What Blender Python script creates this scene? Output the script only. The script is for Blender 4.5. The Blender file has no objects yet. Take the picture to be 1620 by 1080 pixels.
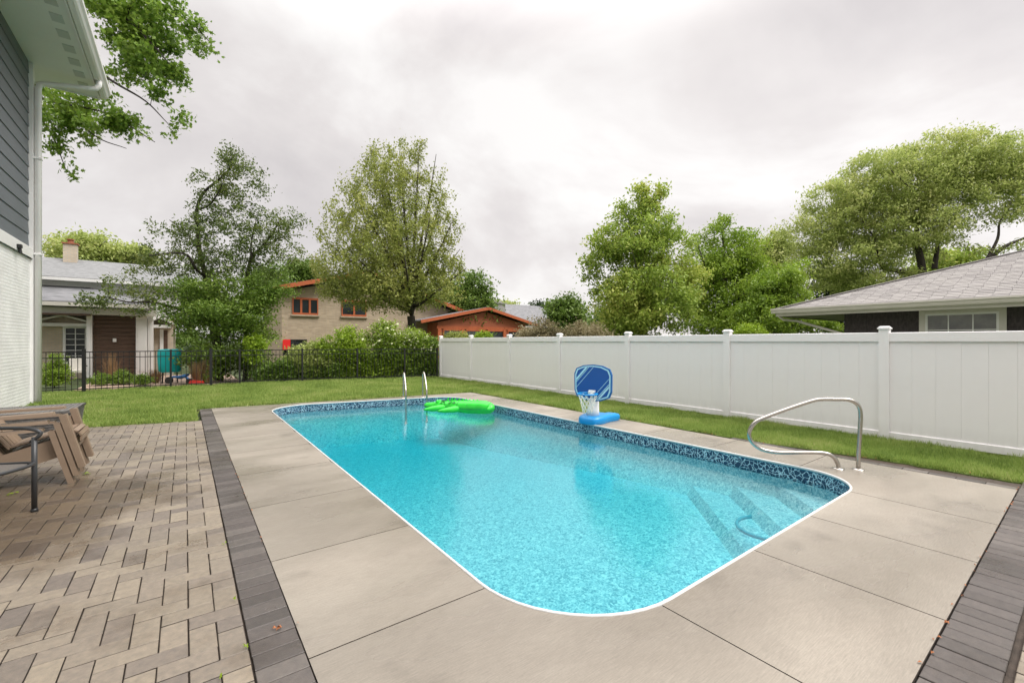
import bpy, math, random
import numpy as np
from mathutils import Vector
from math import sin, cos, pi, radians, sqrt

SC = bpy.context.scene
COL = SC.collection
random.seed(7)

# ------------------------------------------------------------------ camera
F = 692.7            # focal length in pixels of the 1620 wide photograph
YAW = radians(36.73)
EYE = 1.60
SY, CY = sin(YAW), cos(YAW)
cam_d = bpy.data.cameras.new('camera')
cam_d.sensor_width = 36.0
cam_d.lens = 36.0 * F / 1620.0
cam_d.clip_start = 0.05
cam_d.clip_end = 3000
cam = bpy.data.objects.new('camera', cam_d)
COL.objects.link(cam)
cam.location = (0, 0, EYE)
cam.rotation_euler = (radians(90), 0, -YAW)
SC.camera = cam

# ------------------------------------------------------------------ sky + sun
SUN_EL, SUN_AZ = radians(52), radians(140)
world = bpy.data.worlds.new('World')
SC.world = world
world.use_nodes = True
wt = world.node_tree
wt.nodes.clear()
def wn(t, **k):
    n = wt.nodes.new(t)
    for a, b in k.items(): setattr(n, a, b)
    return n
W_out = wn('ShaderNodeOutputWorld')
sky = wn('ShaderNodeTexSky', sky_type='NISHITA')
sky.sun_disc = False
sky.sun_elevation = SUN_EL
sky.sun_rotation = SUN_AZ
bg_sky = wn('ShaderNodeBackground'); bg_sky.inputs['Strength'].default_value = 0.06
wt.links.new(sky.outputs[0], bg_sky.inputs['Color'])
tc = wn('ShaderNodeTexCoord')
sep = wn('ShaderNodeSeparateXYZ'); wt.links.new(tc.outputs['Generated'], sep.inputs[0])
# cloud deck: direction projected on a flat layer
zc = wn('ShaderNodeMath', operation='MAXIMUM'); wt.links.new(sep.outputs['Z'], zc.inputs[0]); zc.inputs[1].default_value = 0.0
za = wn('ShaderNodeMath', operation='ADD'); wt.links.new(zc.outputs[0], za.inputs[0]); za.inputs[1].default_value = 0.42
dv = wn('ShaderNodeVectorMath', operation='SCALE')
inv = wn('ShaderNodeMath', operation='DIVIDE'); inv.inputs[0].default_value = 1.0; wt.links.new(za.outputs[0], inv.inputs[1])
wt.links.new(tc.outputs['Generated'], dv.inputs[0]); wt.links.new(inv.outputs[0], dv.inputs['Scale'])
mp = wn('ShaderNodeMapping'); wt.links.new(dv.outputs[0], mp.inputs[0])
mp.inputs['Location'].default_value = (2.6, 2.9, 0); mp.inputs['Scale'].default_value = (1, 1, 0.3)
n1 = wn('ShaderNodeTexNoise'); n1.inputs['Scale'].default_value = 1.5; n1.inputs['Detail'].default_value = 6; n1.inputs['Roughness'].default_value = 0.55
n1.inputs['Distortion'].default_value = 0.4
wt.links.new(mp.outputs[0], n1.inputs['Vector'])
cr = wn('ShaderNodeValToRGB')
cr.color_ramp.elements[0].position = 0.34; cr.color_ramp.elements[0].color = (0.515, 0.485, 0.482, 1)
cr.color_ramp.elements[1].position = 0.66; cr.color_ramp.elements[1].color = (0.74, 0.72, 0.705, 1)
e = cr.color_ramp.elements.new(0.50); e.color = (0.61, 0.578, 0.567, 1)
wt.links.new(n1.outputs['Fac'], cr.inputs[0])
# an overcast sky is brightest overhead
gz = wn('ShaderNodeMapRange'); gz.interpolation_type = 'SMOOTHSTEP'
gz.inputs['From Min'].default_value = 0.52; gz.inputs['From Max'].default_value = 1.0
gz.inputs['To Min'].default_value = 0.85; gz.inputs['To Max'].default_value = 4.1
wt.links.new(sep.outputs['Z'], gz.inputs['Value'])
bg_cl = wn('ShaderNodeBackground')
# the side of the sky towards the hidden sun is a little brighter
sdn = wn('ShaderNodeVectorMath', operation='DOT_PRODUCT'); wt.links.new(tc.outputs['Generated'], sdn.inputs[0]); sdn.inputs[1].default_value = (sin(SUN_AZ), cos(SUN_AZ), 0)
sdm = wn('ShaderNodeMath', operation='MULTIPLY_ADD'); wt.links.new(sdn.outputs['Value'], sdm.inputs[0]); sdm.inputs[1].default_value = 0.10; sdm.inputs[2].default_value = 1.0
sst = wn('ShaderNodeMath', operation='MULTIPLY'); wt.links.new(sdm.outputs[0], sst.inputs[0]); wt.links.new(gz.outputs[0], sst.inputs[1])
wt.links.new(cr.outputs[0], bg_cl.inputs['Color']); wt.links.new(sst.outputs[0], bg_cl.inputs['Strength'])
mx = wn('ShaderNodeMixShader'); mx.inputs[0].default_value = 0.93
wt.links.new(bg_sky.outputs[0], mx.inputs[1]); wt.links.new(bg_cl.outputs[0], mx.inputs[2])
wt.links.new(mx.outputs[0], W_out.inputs['Surface'])

sun_d = bpy.data.lights.new('sun', 'SUN')
sun_d.energy = 1.5
sun_d.angle = radians(25)
sun_d.color = (1.0, 0.97, 0.92)
sun = bpy.data.objects.new('sun', sun_d); COL.objects.link(sun)
# sky azimuth is measured from +Y towards +X; the lamp shines back along it
sd = Vector((sin(SUN_AZ) * cos(SUN_EL), cos(SUN_AZ) * cos(SUN_EL), sin(SUN_EL)))
sun.rotation_euler = sd.to_track_quat('Z', 'Y').to_euler()
sun.location = (0, 0, 30)

SC.view_settings.view_transform = 'Standard'
SC.view_settings.look = 'None'
SC.view_settings.gamma = 1
SC.view_settings.use_curve_mapping = False
SC.view_settings.exposure = 0.80
SC.render.engine = 'CYCLES'
SC.cycles.max_bounces = 8
SC.cycles.transparent_max_bounces = 16
SC.cycles.caustics_reflective = False
SC.cycles.caustics_refractive = False

# ------------------------------------------------------------------ helpers
def at(u, v, D):
    """a point D metres in front of the camera station, seen at pixel u,v of the photograph"""
    xc = (u - 810) / F * D
    return Vector((D * SY + xc * CY, D * CY - xc * SY, EYE + (540 - v) / F * D))
def gnd(u, v, z=0.0):
    D = (EYE - z) * F / (v - 540)
    p = at(u, v, D)
    return (p.x, p.y)
def proj(x, y, z):
    D = x * SY + y * CY
    if D < 0.1: return (-9999, -9999, D)
    xc = x * CY - y * SY
    return (810 + F * xc / D, 540 - F * (z - EYE) / D, D)

class MB:
    def __init__(s): s.v = []; s.f = []; s.mi = []
    def add(s, vs, fs, mi=0):
        o = len(s.v); s.v += [tuple(p) for p in vs]
        s.f += [tuple(i + o for i in q) for q in fs]; s.mi += [mi] * len(fs)
        return s
    def box(s, x0, x1, y0, y1, z0, z1, mi=0):
        vs = [(x0,y0,z0),(x1,y0,z0),(x1,y1,z0),(x0,y1,z0),(x0,y0,z1),(x1,y0,z1),(x1,y1,z1),(x0,y1,z1)]
        return s.add(vs, [(0,3,2,1),(4,5,6,7),(0,1,5,4),(1,2,6,5),(2,3,7,6),(3,0,4,7)], mi)
    def cbox(s, x0, x1, y0, y1, z0, z1, c=0.004, mi=0, side=None):
        """box with a chamfered top edge"""
        vs = [(x0,y0,z0),(x1,y0,z0),(x1,y1,z0),(x0,y1,z0),(x0,y0,z1-c),(x1,y0,z1-c),(x1,y1,z1-c),(x0,y1,z1-c),
              (x0+c,y0+c,z1),(x1-c,y0+c,z1),(x1-c,y1-c,z1),(x0+c,y1-c,z1)]
        s.add(vs, [(8,9,10,11),(4,5,9,8),(5,6,10,9),(6,7,11,10),(7,4,8,11),(0,1,5,4),(1,2,6,5),(2,3,7,6),(3,0,4,7)], mi)
        if side is not None: s.mi[-4:] = [side]*4
        return s
    def bar(s, a, b, w, h, up=(0,0,1), mi=0):
        """rectangular bar from a to b, w across, h along up"""
        a = Vector(a); b = Vector(b); d = (b - a).normalized(); up = Vector(up)
        r = d.cross(up)
        if r.length < 1e-4: r = Vector((1,0,0))
        r.normalize(); u = r.cross(d).normalized()
        r *= w / 2; u *= h / 2
        vs = [a-r-u, a+r-u, a+r+u, a-r+u, b-r-u, b+r-u, b+r+u, b-r+u]
        return s.add(vs, [(0,1,2,3),(7,6,5,4),(4,5,1,0),(5,6,2,1),(6,7,3,2),(7,4,0,3)], mi)
    def tube(s, pts, r, n=8, closed=False, cap=True, mi=0):
        pts = [Vector(p) for p in pts]; m = len(pts)
        rs = r if isinstance(r, (list, tuple)) else [r] * m
        o = len(s.v); prev = None
        for i, p in enumerate(pts):
            if closed: t = pts[(i+1) % m] - pts[i-1]
            else: t = pts[min(i+1, m-1)] - pts[max(i-1, 0)]
            if t.length < 1e-9: t = Vector((0,0,1))
            t.normalize()
            if prev is None:
                ref = Vector((0,0,1)) if abs(t.z) < .9 else Vector((1,0,0))
                a = t.cross(ref).normalized()
            else:
                a = prev - t * prev.dot(t)
                a = a.normalized() if a.length > 1e-6 else t.orthogonal().normalized()
            prev = a; b = t.cross(a)
            for k in range(n):
                an = 2 * pi * k / n
                s.v.append(tuple(p + (a * cos(an) + b * sin(an)) * rs[i]))
        segs = m if closed else m - 1
        for i in range(segs):
            for k in range(n):
                i2 = (i + 1) % m
                s.f.append((o+i*n+k, o+i*n+(k+1)%n, o+i2*n+(k+1)%n, o+i2*n+k)); s.mi.append(mi)
        if cap and not closed:
            s.f.append(tuple(o+k for k in range(n))[::-1]); s.mi.append(mi)
            s.f.append(tuple(o+(m-1)*n+k for k in range(n))); s.mi.append(mi)
        return s
    def prism(s, poly, z0, z1, mi=0, bottom=True):
        n = len(poly)
        vs = [(p[0], p[1], z0) for p in poly] + [(p[0], p[1], z1) for p in poly]
        fs = [tuple(range(n, 2*n))] + [(i, (i+1) % n, n+(i+1) % n, n+i) for i in range(n)]
        if bottom: fs.append(tuple(range(n))[::-1])
        return s.add(vs, fs, mi)
    def slab(s, poly3, th, mi=0):
        """planar polygon poly3 (3D) thickened by th against its normal"""
        P = [Vector(p) for p in poly3]; n = len(P)
        nm = (P[1]-P[0]).cross(P[2]-P[1]).normalized()
        vs = P + [p - nm * th for p in P]
        fs = [tuple(range(n)), tuple(range(n, 2*n))[::-1]] + [(i, n+i, n+(i+1) % n, (i+1) % n) for i in range(n)]
        return s.add(vs, fs, mi)
    def lathe(s, prof, c=(0,0,0), n=16, mi=0):
        o = len(s.v); m = len(prof)
        for r, z in prof:
            for k in range(n):
                a = 2*pi*k/n; s.v.append((c[0]+r*cos(a), c[1]+r*sin(a), c[2]+z))
        for i in range(m-1):
            for k in range(n):
                s.f.append((o+i*n+k, o+i*n+(k+1)%n, o+(i+1)*n+(k+1)%n, o+(i+1)*n+k)); s.mi.append(mi)
        return s
    def mesh(s, name, mats, smooth=False):
        me = bpy.data.meshes.new(name)
        me.from_pydata(s.v, [], s.f)
        for m in (mats if isinstance(mats, (list, tuple)) else [mats]): me.materials.append(m)
        if any(s.mi): me.polygons.foreach_set('material_index', s.mi)
        if smooth: me.polygons.foreach_set('use_smooth', [True] * len(me.polygons))
        me.update()
        return me
    def build(s, name, mats, parent=None, smooth=False, label=None, kind=None):
        o = bpy.data.objects.new(name, s.mesh(name, mats, smooth)); COL.objects.link(o)
        if parent is not None: attach(o, parent)
        if label: o['label'] = label
        if kind: o['kind'] = kind
        return o

def attach(o, parent):
    """parent keeping world position: children are modelled in world space, the root sits at its base"""
    o.parent = parent
    off = Vector((0,0,0)); p = parent
    while p is not None:
        off += Vector(p.location); p = p.parent
    o.location = Vector(o.location) - off

def root(name, label, cat, loc=(0,0,0), group=None):
    o = bpy.data.objects.new(name, None); COL.objects.link(o)
    o.location = loc; o.empty_display_size = 0.2
    o['label'] = label; o['category'] = cat
    if group: o['group'] = group
    return o
def tag(o, label, cat, group=None):
    o['label'] = label; o['category'] = cat
    if group: o['group'] = group
    return o
def struct(o): o['kind'] = 'structure'; return o
def sroot(name):
    o = bpy.data.objects.new(name, None); COL.objects.link(o); o['kind'] = 'structure'; return o
def inst(me, name, loc, parent, rot=None):
    o = bpy.data.objects.new(name, me); COL.objects.link(o)
    o.location = loc; attach(o, parent)
    if rot: o.rotation_euler = rot
    return o

# ------------------------------------------------------------------ materials
def mat(name, color, rough=0.6, metal=0.0, var=0.0, vscale=3.0, bump=0.0, bscale=60.0, color2=None, spec=0.5,
        rvar=0.0, rscale=2.0, objrand=None, detail=6, trans=0.0, stretch=None, world=False):
    m = bpy.data.materials.new(name); m.use_nodes = True
    t = m.node_tree; N = t.nodes; L = t.links
    b = N['Principled BSDF']
    b.inputs['Roughness'].default_value = rough; b.inputs['Metallic'].default_value = metal
    b.inputs['Specular IOR Level'].default_value = spec
    b.inputs['Base Color'].default_value = (*color, 1)
    tcn = N.new('ShaderNodeTexCoord'); src = tcn.outputs['Object']
    if world: src = N.new('ShaderNodeNewGeometry').outputs['Position']
    if stretch:
        mpn = N.new('ShaderNodeMapping'); mpn.inputs['Scale'].default_value = stretch
        L.new(src, mpn.inputs[0]); src = mpn.outputs[0]
    cout = None
    if var > 0 or color2:
        nz = N.new('ShaderNodeTexNoise'); nz.inputs['Scale'].default_value = vscale; nz.inputs['Detail'].default_value = detail
        nz.inputs['Roughness'].default_value = 0.6
        L.new(src, nz.inputs['Vector'])
        r = N.new('ShaderNodeValToRGB')
        c2 = color2 if color2 else tuple(c * (1 + var) for c in color)
        c1 = color if color2 else tuple(c * (1 - var) for c in color)
        r.color_ramp.elements[0].position = 0.32; r.color_ramp.elements[0].color = (*c1, 1)
        r.color_ramp.elements[1].position = 0.68; r.color_ramp.elements[1].color = (*c2, 1)
        L.new(nz.outputs['Fac'], r.inputs[0]); cout = r.outputs[0]
    if objrand:
        oi = N.new('ShaderNodeObjectInfo'); ge = N.new('ShaderNodeNewGeometry')
        ad = N.new('ShaderNodeMath'); ad.operation = 'ADD'; L.new(oi.outputs['Random'], ad.inputs[0]); L.new(ge.outputs['Random Per Island'], ad.inputs[1])
        fr = N.new('ShaderNodeMath'); fr.operation = 'FRACT'; L.new(ad.outputs[0], fr.inputs[0])
        r2 = N.new('ShaderNodeValToRGB'); r2.color_ramp.interpolation = 'LINEAR'
        els = r2.color_ramp.elements
        for i, c in enumerate(objrand):
            p = i / (len(objrand) - 1)
            if i < 2: el = els[i]; el.position = p
            else: el = els.new(p)
            el.color = (*c, 1)
        # els sorted by position; fix the colours
        for i, el in enumerate(sorted(els, key=lambda q: q.position)): pass
        L.new(fr.outputs[0], r2.inputs[0])
        if cout is None: cout = r2.outputs[0]
        else:
            mm = N.new('ShaderNodeMixRGB'); mm.blend_type = 'MULTIPLY'; mm.inputs[0].default_value = 1.0
            L.new(r2.outputs[0], mm.inputs[1]); L.new(cout, mm.inputs[2]); cout = mm.outputs[0]
    if cout is not None: L.new(cout, b.inputs['Base Color'])
    if rvar > 0:
        nr = N.new('ShaderNodeTexNoise'); nr.inputs['Scale'].default_value = rscale; nr.inputs['Detail'].default_value = 4
        L.new(src, nr.inputs['Vector'])
        mr = N.new('ShaderNodeMapRange'); mr.inputs['From Min'].default_value = .35; mr.inputs['From Max'].default_value = .65
        mr.inputs['To Min'].default_value = max(0.03, rough - rvar); mr.inputs['To Max'].default_value = min(1, rough + rvar)
        L.new(nr.outputs['Fac'], mr.inputs[0]); L.new(mr.outputs[0], b.inputs['Roughness'])
    if bump > 0:
        nb = N.new('ShaderNodeTexNoise'); nb.inputs['Scale'].default_value = bscale; nb.inputs['Detail'].default_value = 5
        L.new(src, nb.inputs['Vector'])
        bp = N.new('ShaderNodeBump'); bp.inputs['Strength'].default_value = bump; bp.inputs['Distance'].default_value = 0.01
        L.new(nb.outputs['Fac'], bp.inputs['Height']); L.new(bp.outputs[0], b.inputs['Normal'])
    return m

def leaf_mat(name, cols, trans=0.35, rough=0.5, vscale=0.5):
    """leaf colours: each leaf differs, and clumps drift between the given hues"""
    m = bpy.data.materials.new(name); m.use_nodes = True
    t = m.node_tree; N = t.nodes; L = t.links
    b = N['Principled BSDF']; b.inputs['Roughness'].default_value = rough; b.inputs['Specular IOR Level'].default_value = 0.35
    ge = N.new('ShaderNodeNewGeometry'); tcn = N.new('ShaderNodeTexCoord')
    nz = N.new('ShaderNodeTexNoise'); nz.inputs['Scale'].default_value = vscale; nz.inputs['Detail'].default_value = 2
    L.new(tcn.outputs['Object'], nz.inputs['Vector'])
    a = N.new('ShaderNodeMath'); a.operation = 'MULTIPLY_ADD'
    L.new(ge.outputs['Random Per Island'], a.inputs[0]); a.inputs[1].default_value = 0.55
    s = N.new('ShaderNodeMapRange'); s.inputs['From Min'].default_value = .3; s.inputs['From Max'].default_value = .7
    s.inputs['To Min'].default_value = 0; s.inputs['To Max'].default_value = .45
    L.new(nz.outputs['Fac'], s.inputs[0]); L.new(s.outputs[0], a.inputs[2])
    r = N.new('ShaderNodeValToRGB'); els = r.color_ramp.elements
    pos = [i / (len(cols) - 1) for i in range(len(cols))]
    els[0].position = 0; els[0].color = (*cols[0], 1); els[1].position = 1; els[1].color = (*cols[-1], 1)
    for p, c in list(zip(pos, cols))[1:-1]:
        el = els.new(p); el.color = (*c, 1)
    L.new(a.outputs[0], r.inputs[0]); L.new(r.outputs[0], b.inputs['Base Color'])
    tr = N.new('ShaderNodeBsdfTranslucent'); L.new(r.outputs[0], tr.inputs['Color'])
    mi = N.new('ShaderNodeMixShader'); mi.inputs[0].default_value = trans
    L.new(b.outputs[0], mi.inputs[1]); L.new(tr.outputs[0], mi.inputs[2])
    L.new(mi.outputs[0], N['Material Output'].inputs['Surface'])
    return m

M = {}
M['vinyl'] = mat('white_vinyl', (0.85, 0.835, 0.84), 0.42, var=0.02, vscale=1.5, bump=0.03, bscale=8)
M['white'] = mat('white_paint', (0.80, 0.79, 0.78), 0.45, var=0.03, vscale=2)
M['white_brick'] = None
M['black_metal'] = mat('black_metal', (0.013, 0.013, 0.014), 0.42)
M['steel'] = mat('stainless_steel', (0.46, 0.435, 0.40), 0.26, metal=1.0)
M['coping'] = mat('white_coping', (0.60, 0.60, 0.59), 0.4, var=0.05, vscale=4, bump=0.1, bscale=30)
M['soil'] = mat('soil', (0.045, 0.03, 0.018), 0.95, var=0.4, vscale=9, bump=0.8, bscale=40)
M['joint'] = mat('joint_sand', (0.06, 0.046, 0.036), 0.95, var=0.35, vscale=12, bump=0.6, bscale=90)
M['ground'] = mat('ground_green', (0.035, 0.06, 0.015), 0.95, color2=(0.07, 0.09, 0.03), vscale=1.2, bump=0.5, bscale=20)
M['lawn'] = mat('lawn_soil', (0.07, 0.115, 0.016), 0.95, color2=(0.12, 0.175, 0.035), vscale=2.5, bump=1.0, bscale=60)

def concrete():
    m = mat('broom_concrete', (0.37, 0.33, 0.275), 0.5, bump=0.10, bscale=220)
    t = m.node_tree; N = t.nodes; L = t.links; b = N['Principled BSDF']
    tcn = N.new('ShaderNodeTexCoord')
    # slow mottling, streaky broom texture, damp patches
    mp1 = N.new('ShaderNodeMapping'); mp1.inputs['Scale'].default_value = (0.5, 1.1, 1); L.new(tcn.outputs['Object'], mp1.inputs[0])
    a = N.new('ShaderNodeTexNoise'); a.inputs['Scale'].default_value = 0.9; a.inputs['Detail'].default_value = 7; a.inputs['Roughness'].default_value = .62
    L.new(mp1.outputs[0], a.inputs['Vector'])
    mp2 = N.new('ShaderNodeMapping'); mp2.inputs['Scale'].default_value = (4, 60, 1); mp2.inputs['Rotation'].default_value = (0, 0, 0.35); L.new(tcn.outputs['Object'], mp2.inputs[0])
    c = N.new('ShaderNodeTexNoise'); c.inputs['Scale'].default_value = 3.0; c.inputs['Detail'].default_value = 4; L.new(mp2.outputs[0], c.inputs['Vector'])
    r = N.new('ShaderNodeValToRGB'); r.color_ramp.elements[0].position = .3; r.color_ramp.elements[0].color = (0.225, 0.197, 0.161, 1)
    r.color_ramp.elements[1].position = .62; r.color_ramp.elements[1].color = (0.295, 0.264, 0.22, 1)
    L.new(a.outputs['Fac'], r.inputs[0])
    r2 = N.new('ShaderNodeMapRange'); r2.inputs['From Min'].default_value = .3; r2.inputs['From Max'].default_value = .7
    r2.inputs['To Min'].default_value = .85; r2.inputs['To Max'].default_value = 1.10; L.new(c.outputs['Fac'], r2.inputs[0])
    # fine speckle and pits
    sp = N.new('ShaderNodeTexNoise'); sp.inputs['Scale'].default_value = 90; sp.inputs['Detail'].default_value = 3; L.new(tcn.outputs['Object'], sp.inputs['Vector'])
    r3 = N.new('ShaderNodeMapRange'); r3.inputs['From Min'].default_value = .3; r3.inputs['From Max'].default_value = .7
    r3.inputs['To Min'].default_value = .93; r3.inputs['To Max'].default_value = 1.05; L.new(sp.outputs['Fac'], r3.inputs[0])
    k = N.new('ShaderNodeMath'); k.operation = 'MULTIPLY'; L.new(r2.outputs[0], k.inputs[0]); L.new(r3.outputs[0], k.inputs[1])
    oi = N.new('ShaderNodeObjectInfo'); r4 = N.new('ShaderNodeMapRange'); r4.inputs['To Min'].default_value = .94; r4.inputs['To Max'].default_value = 1.05
    L.new(oi.outputs['Random'], r4.inputs[0])
    k2 = N.new('ShaderNodeMath'); k2.operation = 'MULTIPLY'; L.new(k.outputs[0], k2.inputs[0]); L.new(r4.outputs[0], k2.inputs[1])
    # dark stains with a shape of their own
    st = N.new('ShaderNodeTexNoise'); st.inputs['Scale'].default_value = 1.7; st.inputs['Detail'].default_value = 8; st.inputs['Roughness'].default_value = .55
    L.new(tcn.outputs['Object'], st.inputs['Vector'])
    r5 = N.new('ShaderNodeMapRange'); r5.inputs['From Min'].default_value = .57; r5.inputs['From Max'].default_value = .74
    r5.inputs['To Min'].default_value = 1.0; r5.inputs['To Max'].default_value = .72; L.new(st.outputs['Fac'], r5.inputs[0])
    k3 = N.new('ShaderNodeMath'); k3.operation = 'MULTIPLY'; L.new(k2.outputs[0], k3.inputs[0]); L.new(r5.outputs[0], k3.inputs[1])
    mm = N.new('ShaderNodeVectorMath'); mm.operation = 'SCALE'; L.new(r.outputs[0], mm.inputs[0]); L.new(k3.outputs[0], mm.inputs['Scale'])
    L.new(mm.outputs[0], b.inputs['Base Color'])
    # wet film
    w = N.new('ShaderNodeTexNoise'); w.inputs['Scale'].default_value = 0.8; w.inputs['Detail'].default_value = 5; L.new(mp1.outputs[0], w.inputs['Vector'])
    rr = N.new('ShaderNodeMapRange'); rr.inputs['From Min'].default_value = .38; rr.inputs['From Max'].default_value = .6
    rr.inputs['To Min'].default_value = .19; rr.inputs['To Max'].default_value = .55; L.new(w.outputs['Fac'], rr.inputs[0])
    L.new(rr.outputs[0], b.inputs['Roughness'])
    # damp concrete is a little darker, and hairline cracks run here and there
    dk = N.new('ShaderNodeMapRange'); dk.inputs['From Min'].default_value = .38; dk.inputs['From Max'].default_value = .6; dk.inputs['To Min'].default_value = .86; dk.inputs['To Max'].default_value = 1.04
    L.new(w.outputs['Fac'], dk.inputs[0])
    vo = N.new('ShaderNodeTexVoronoi'); vo.feature = 'DISTANCE_TO_EDGE'; vo.inputs['Scale'].default_value = .8
    wv = N.new('ShaderNodeMixRGB'); wv.inputs[0].default_value = .35; L.new(tcn.outputs['Object'], wv.inputs[1]); L.new(st.outputs['Color'], wv.inputs[2]); L.new(wv.outputs[0], vo.inputs['Vector'])
    ck = N.new('ShaderNodeMapRange'); ck.inputs['From Min'].default_value = 0; ck.inputs['From Max'].default_value = .004; ck.inputs['To Min'].default_value = 1.0; ck.inputs['To Max'].default_value = 1; L.new(vo.outputs['Distance'], ck.inputs[0])
    gate = N.new('ShaderNodeMapRange'); gate.inputs['From Min'].default_value = .56; gate.inputs['From Max'].default_value = .6; L.new(a.outputs['Fac'], gate.inputs[0])
    cg = N.new('ShaderNodeMath'); cg.operation = 'MAXIMUM'; L.new(ck.outputs[0], cg.inputs[0])
    ig = N.new('ShaderNodeMath'); ig.operation = 'SUBTRACT'; ig.inputs[0].default_value = 1; L.new(gate.outputs[0], ig.inputs[1]); L.new(ig.outputs[0], cg.inputs[1])
    kk = N.new('ShaderNodeMath'); kk.operation = 'MULTIPLY'; L.new(dk.outputs[0], kk.inputs[0]); L.new(cg.outputs[0], kk.inputs[1])
    k4 = N.new('ShaderNodeMath'); k4.operation = 'MULTIPLY'; L.new(k3.outputs[0], k4.inputs[0]); L.new(kk.outputs[0], k4.inputs[1]); L.new(k4.outputs[0], mm.inputs['Scale'])
    return m
M['concrete'] = concrete()

def set_ramp(r, cols):
    els = r.color_ramp.elements
    while len(els) > 1: els.remove(els[-1])
    els[0].position = 0; els[0].color = (*cols[0], 1)
    for i, c in enumerate(cols[1:], 1):
        e = els.new(i / (len(cols) - 1)); e.color = (*c, 1)
def paver_mat(name, cols, rough=.5):
    m = mat(name, (0.8, 0.8, 0.8), rough, color2=(1.12, 1.1, 1.06), vscale=26, bump=0.35, bscale=170, rvar=0.2, rscale=1.3, objrand=cols, world=True)
    for n in m.node_tree.nodes:
        if n.type == 'VALTORGB' and n.inputs[0].links and n.inputs[0].links[0].from_node.type == 'MATH': set_ramp(n, cols)
    t = m.node_tree; N = t.nodes; L = t.links; b = N['Principled BSDF']
    # rain water lies on the pavers: damp stone is darker and glossier, in patches
    ge = N.new('ShaderNodeNewGeometry'); nz = N.new('ShaderNodeTexNoise'); nz.inputs['Scale'].default_value = 1.1; nz.inputs['Detail'].default_value = 6; nz.inputs['Roughness'].default_value = .65
    L.new(ge.outputs['Position'], nz.inputs['Vector'])
    vs = N.new('ShaderNodeVectorMath'); vs.operation = 'DISTANCE'; L.new(ge.outputs['Position'], vs.inputs[0]); vs.inputs[1].default_value = (-2.1, 6.0, 0)
    mr = N.new('ShaderNodeMapRange'); mr.inputs['From Min'].default_value = .9; mr.inputs['From Max'].default_value = 2.3; mr.inputs['To Min'].default_value = .42; mr.inputs['To Max'].default_value = 0
    L.new(vs.outputs['Value'], mr.inputs[0])
    ad = N.new('ShaderNodeMath'); ad.operation = 'ADD'; L.new(mr.outputs[0], ad.inputs[0]); L.new(nz.outputs['Fac'], ad.inputs[1])
    wet = N.new('ShaderNodeMapRange'); wet.inputs['From Min'].default_value = .52; wet.inputs['From Max'].default_value = .72; L.new(ad.outputs[0], wet.inputs[0])
    old = b.inputs['Base Color'].links[0].from_socket
    mu = N.new('ShaderNodeMixRGB'); mu.blend_type = 'MULTIPLY'; L.new(wet.outputs[0], mu.inputs[0]); L.new(old, mu.inputs[1]); mu.inputs[2].default_value = (.56, .50, .44, 1)
    L.new(mu.outputs[0], b.inputs['Base Color'])
    oldr = b.inputs['Roughness'].links[0].from_socket
    mrr = N.new('ShaderNodeMapRange'); mrr.inputs['To Min'].default_value = 1.0; mrr.inputs['To Max'].default_value = .45; L.new(wet.outputs[0], mrr.inputs[0])
    mm2 = N.new('ShaderNodeMath'); mm2.operation = 'MULTIPLY'; L.new(oldr, mm2.inputs[0]); L.new(mrr.outputs[0], mm2.inputs[1]); L.new(mm2.outputs[0], b.inputs['Roughness'])
    return m
M['paver'] = paver_mat('tan_paver', [(0.21,.178,.14), (0.24,.205,.16), (0.175,.148,.125), (0.265,.225,.175), (0.22,.188,.15), (0.15,.128,.112), (0.235,.20,.16), (0.275,.235,.18), (0.195,.168,.14)])
M['paver_dark'] = paver_mat('charcoal_paver', [(0.06,.052,.048), (0.10,.088,.082), (0.075,.064,.06), (0.135,.12,.11), (0.068,.06,.056), (0.11,.096,.09)], .42)

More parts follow.
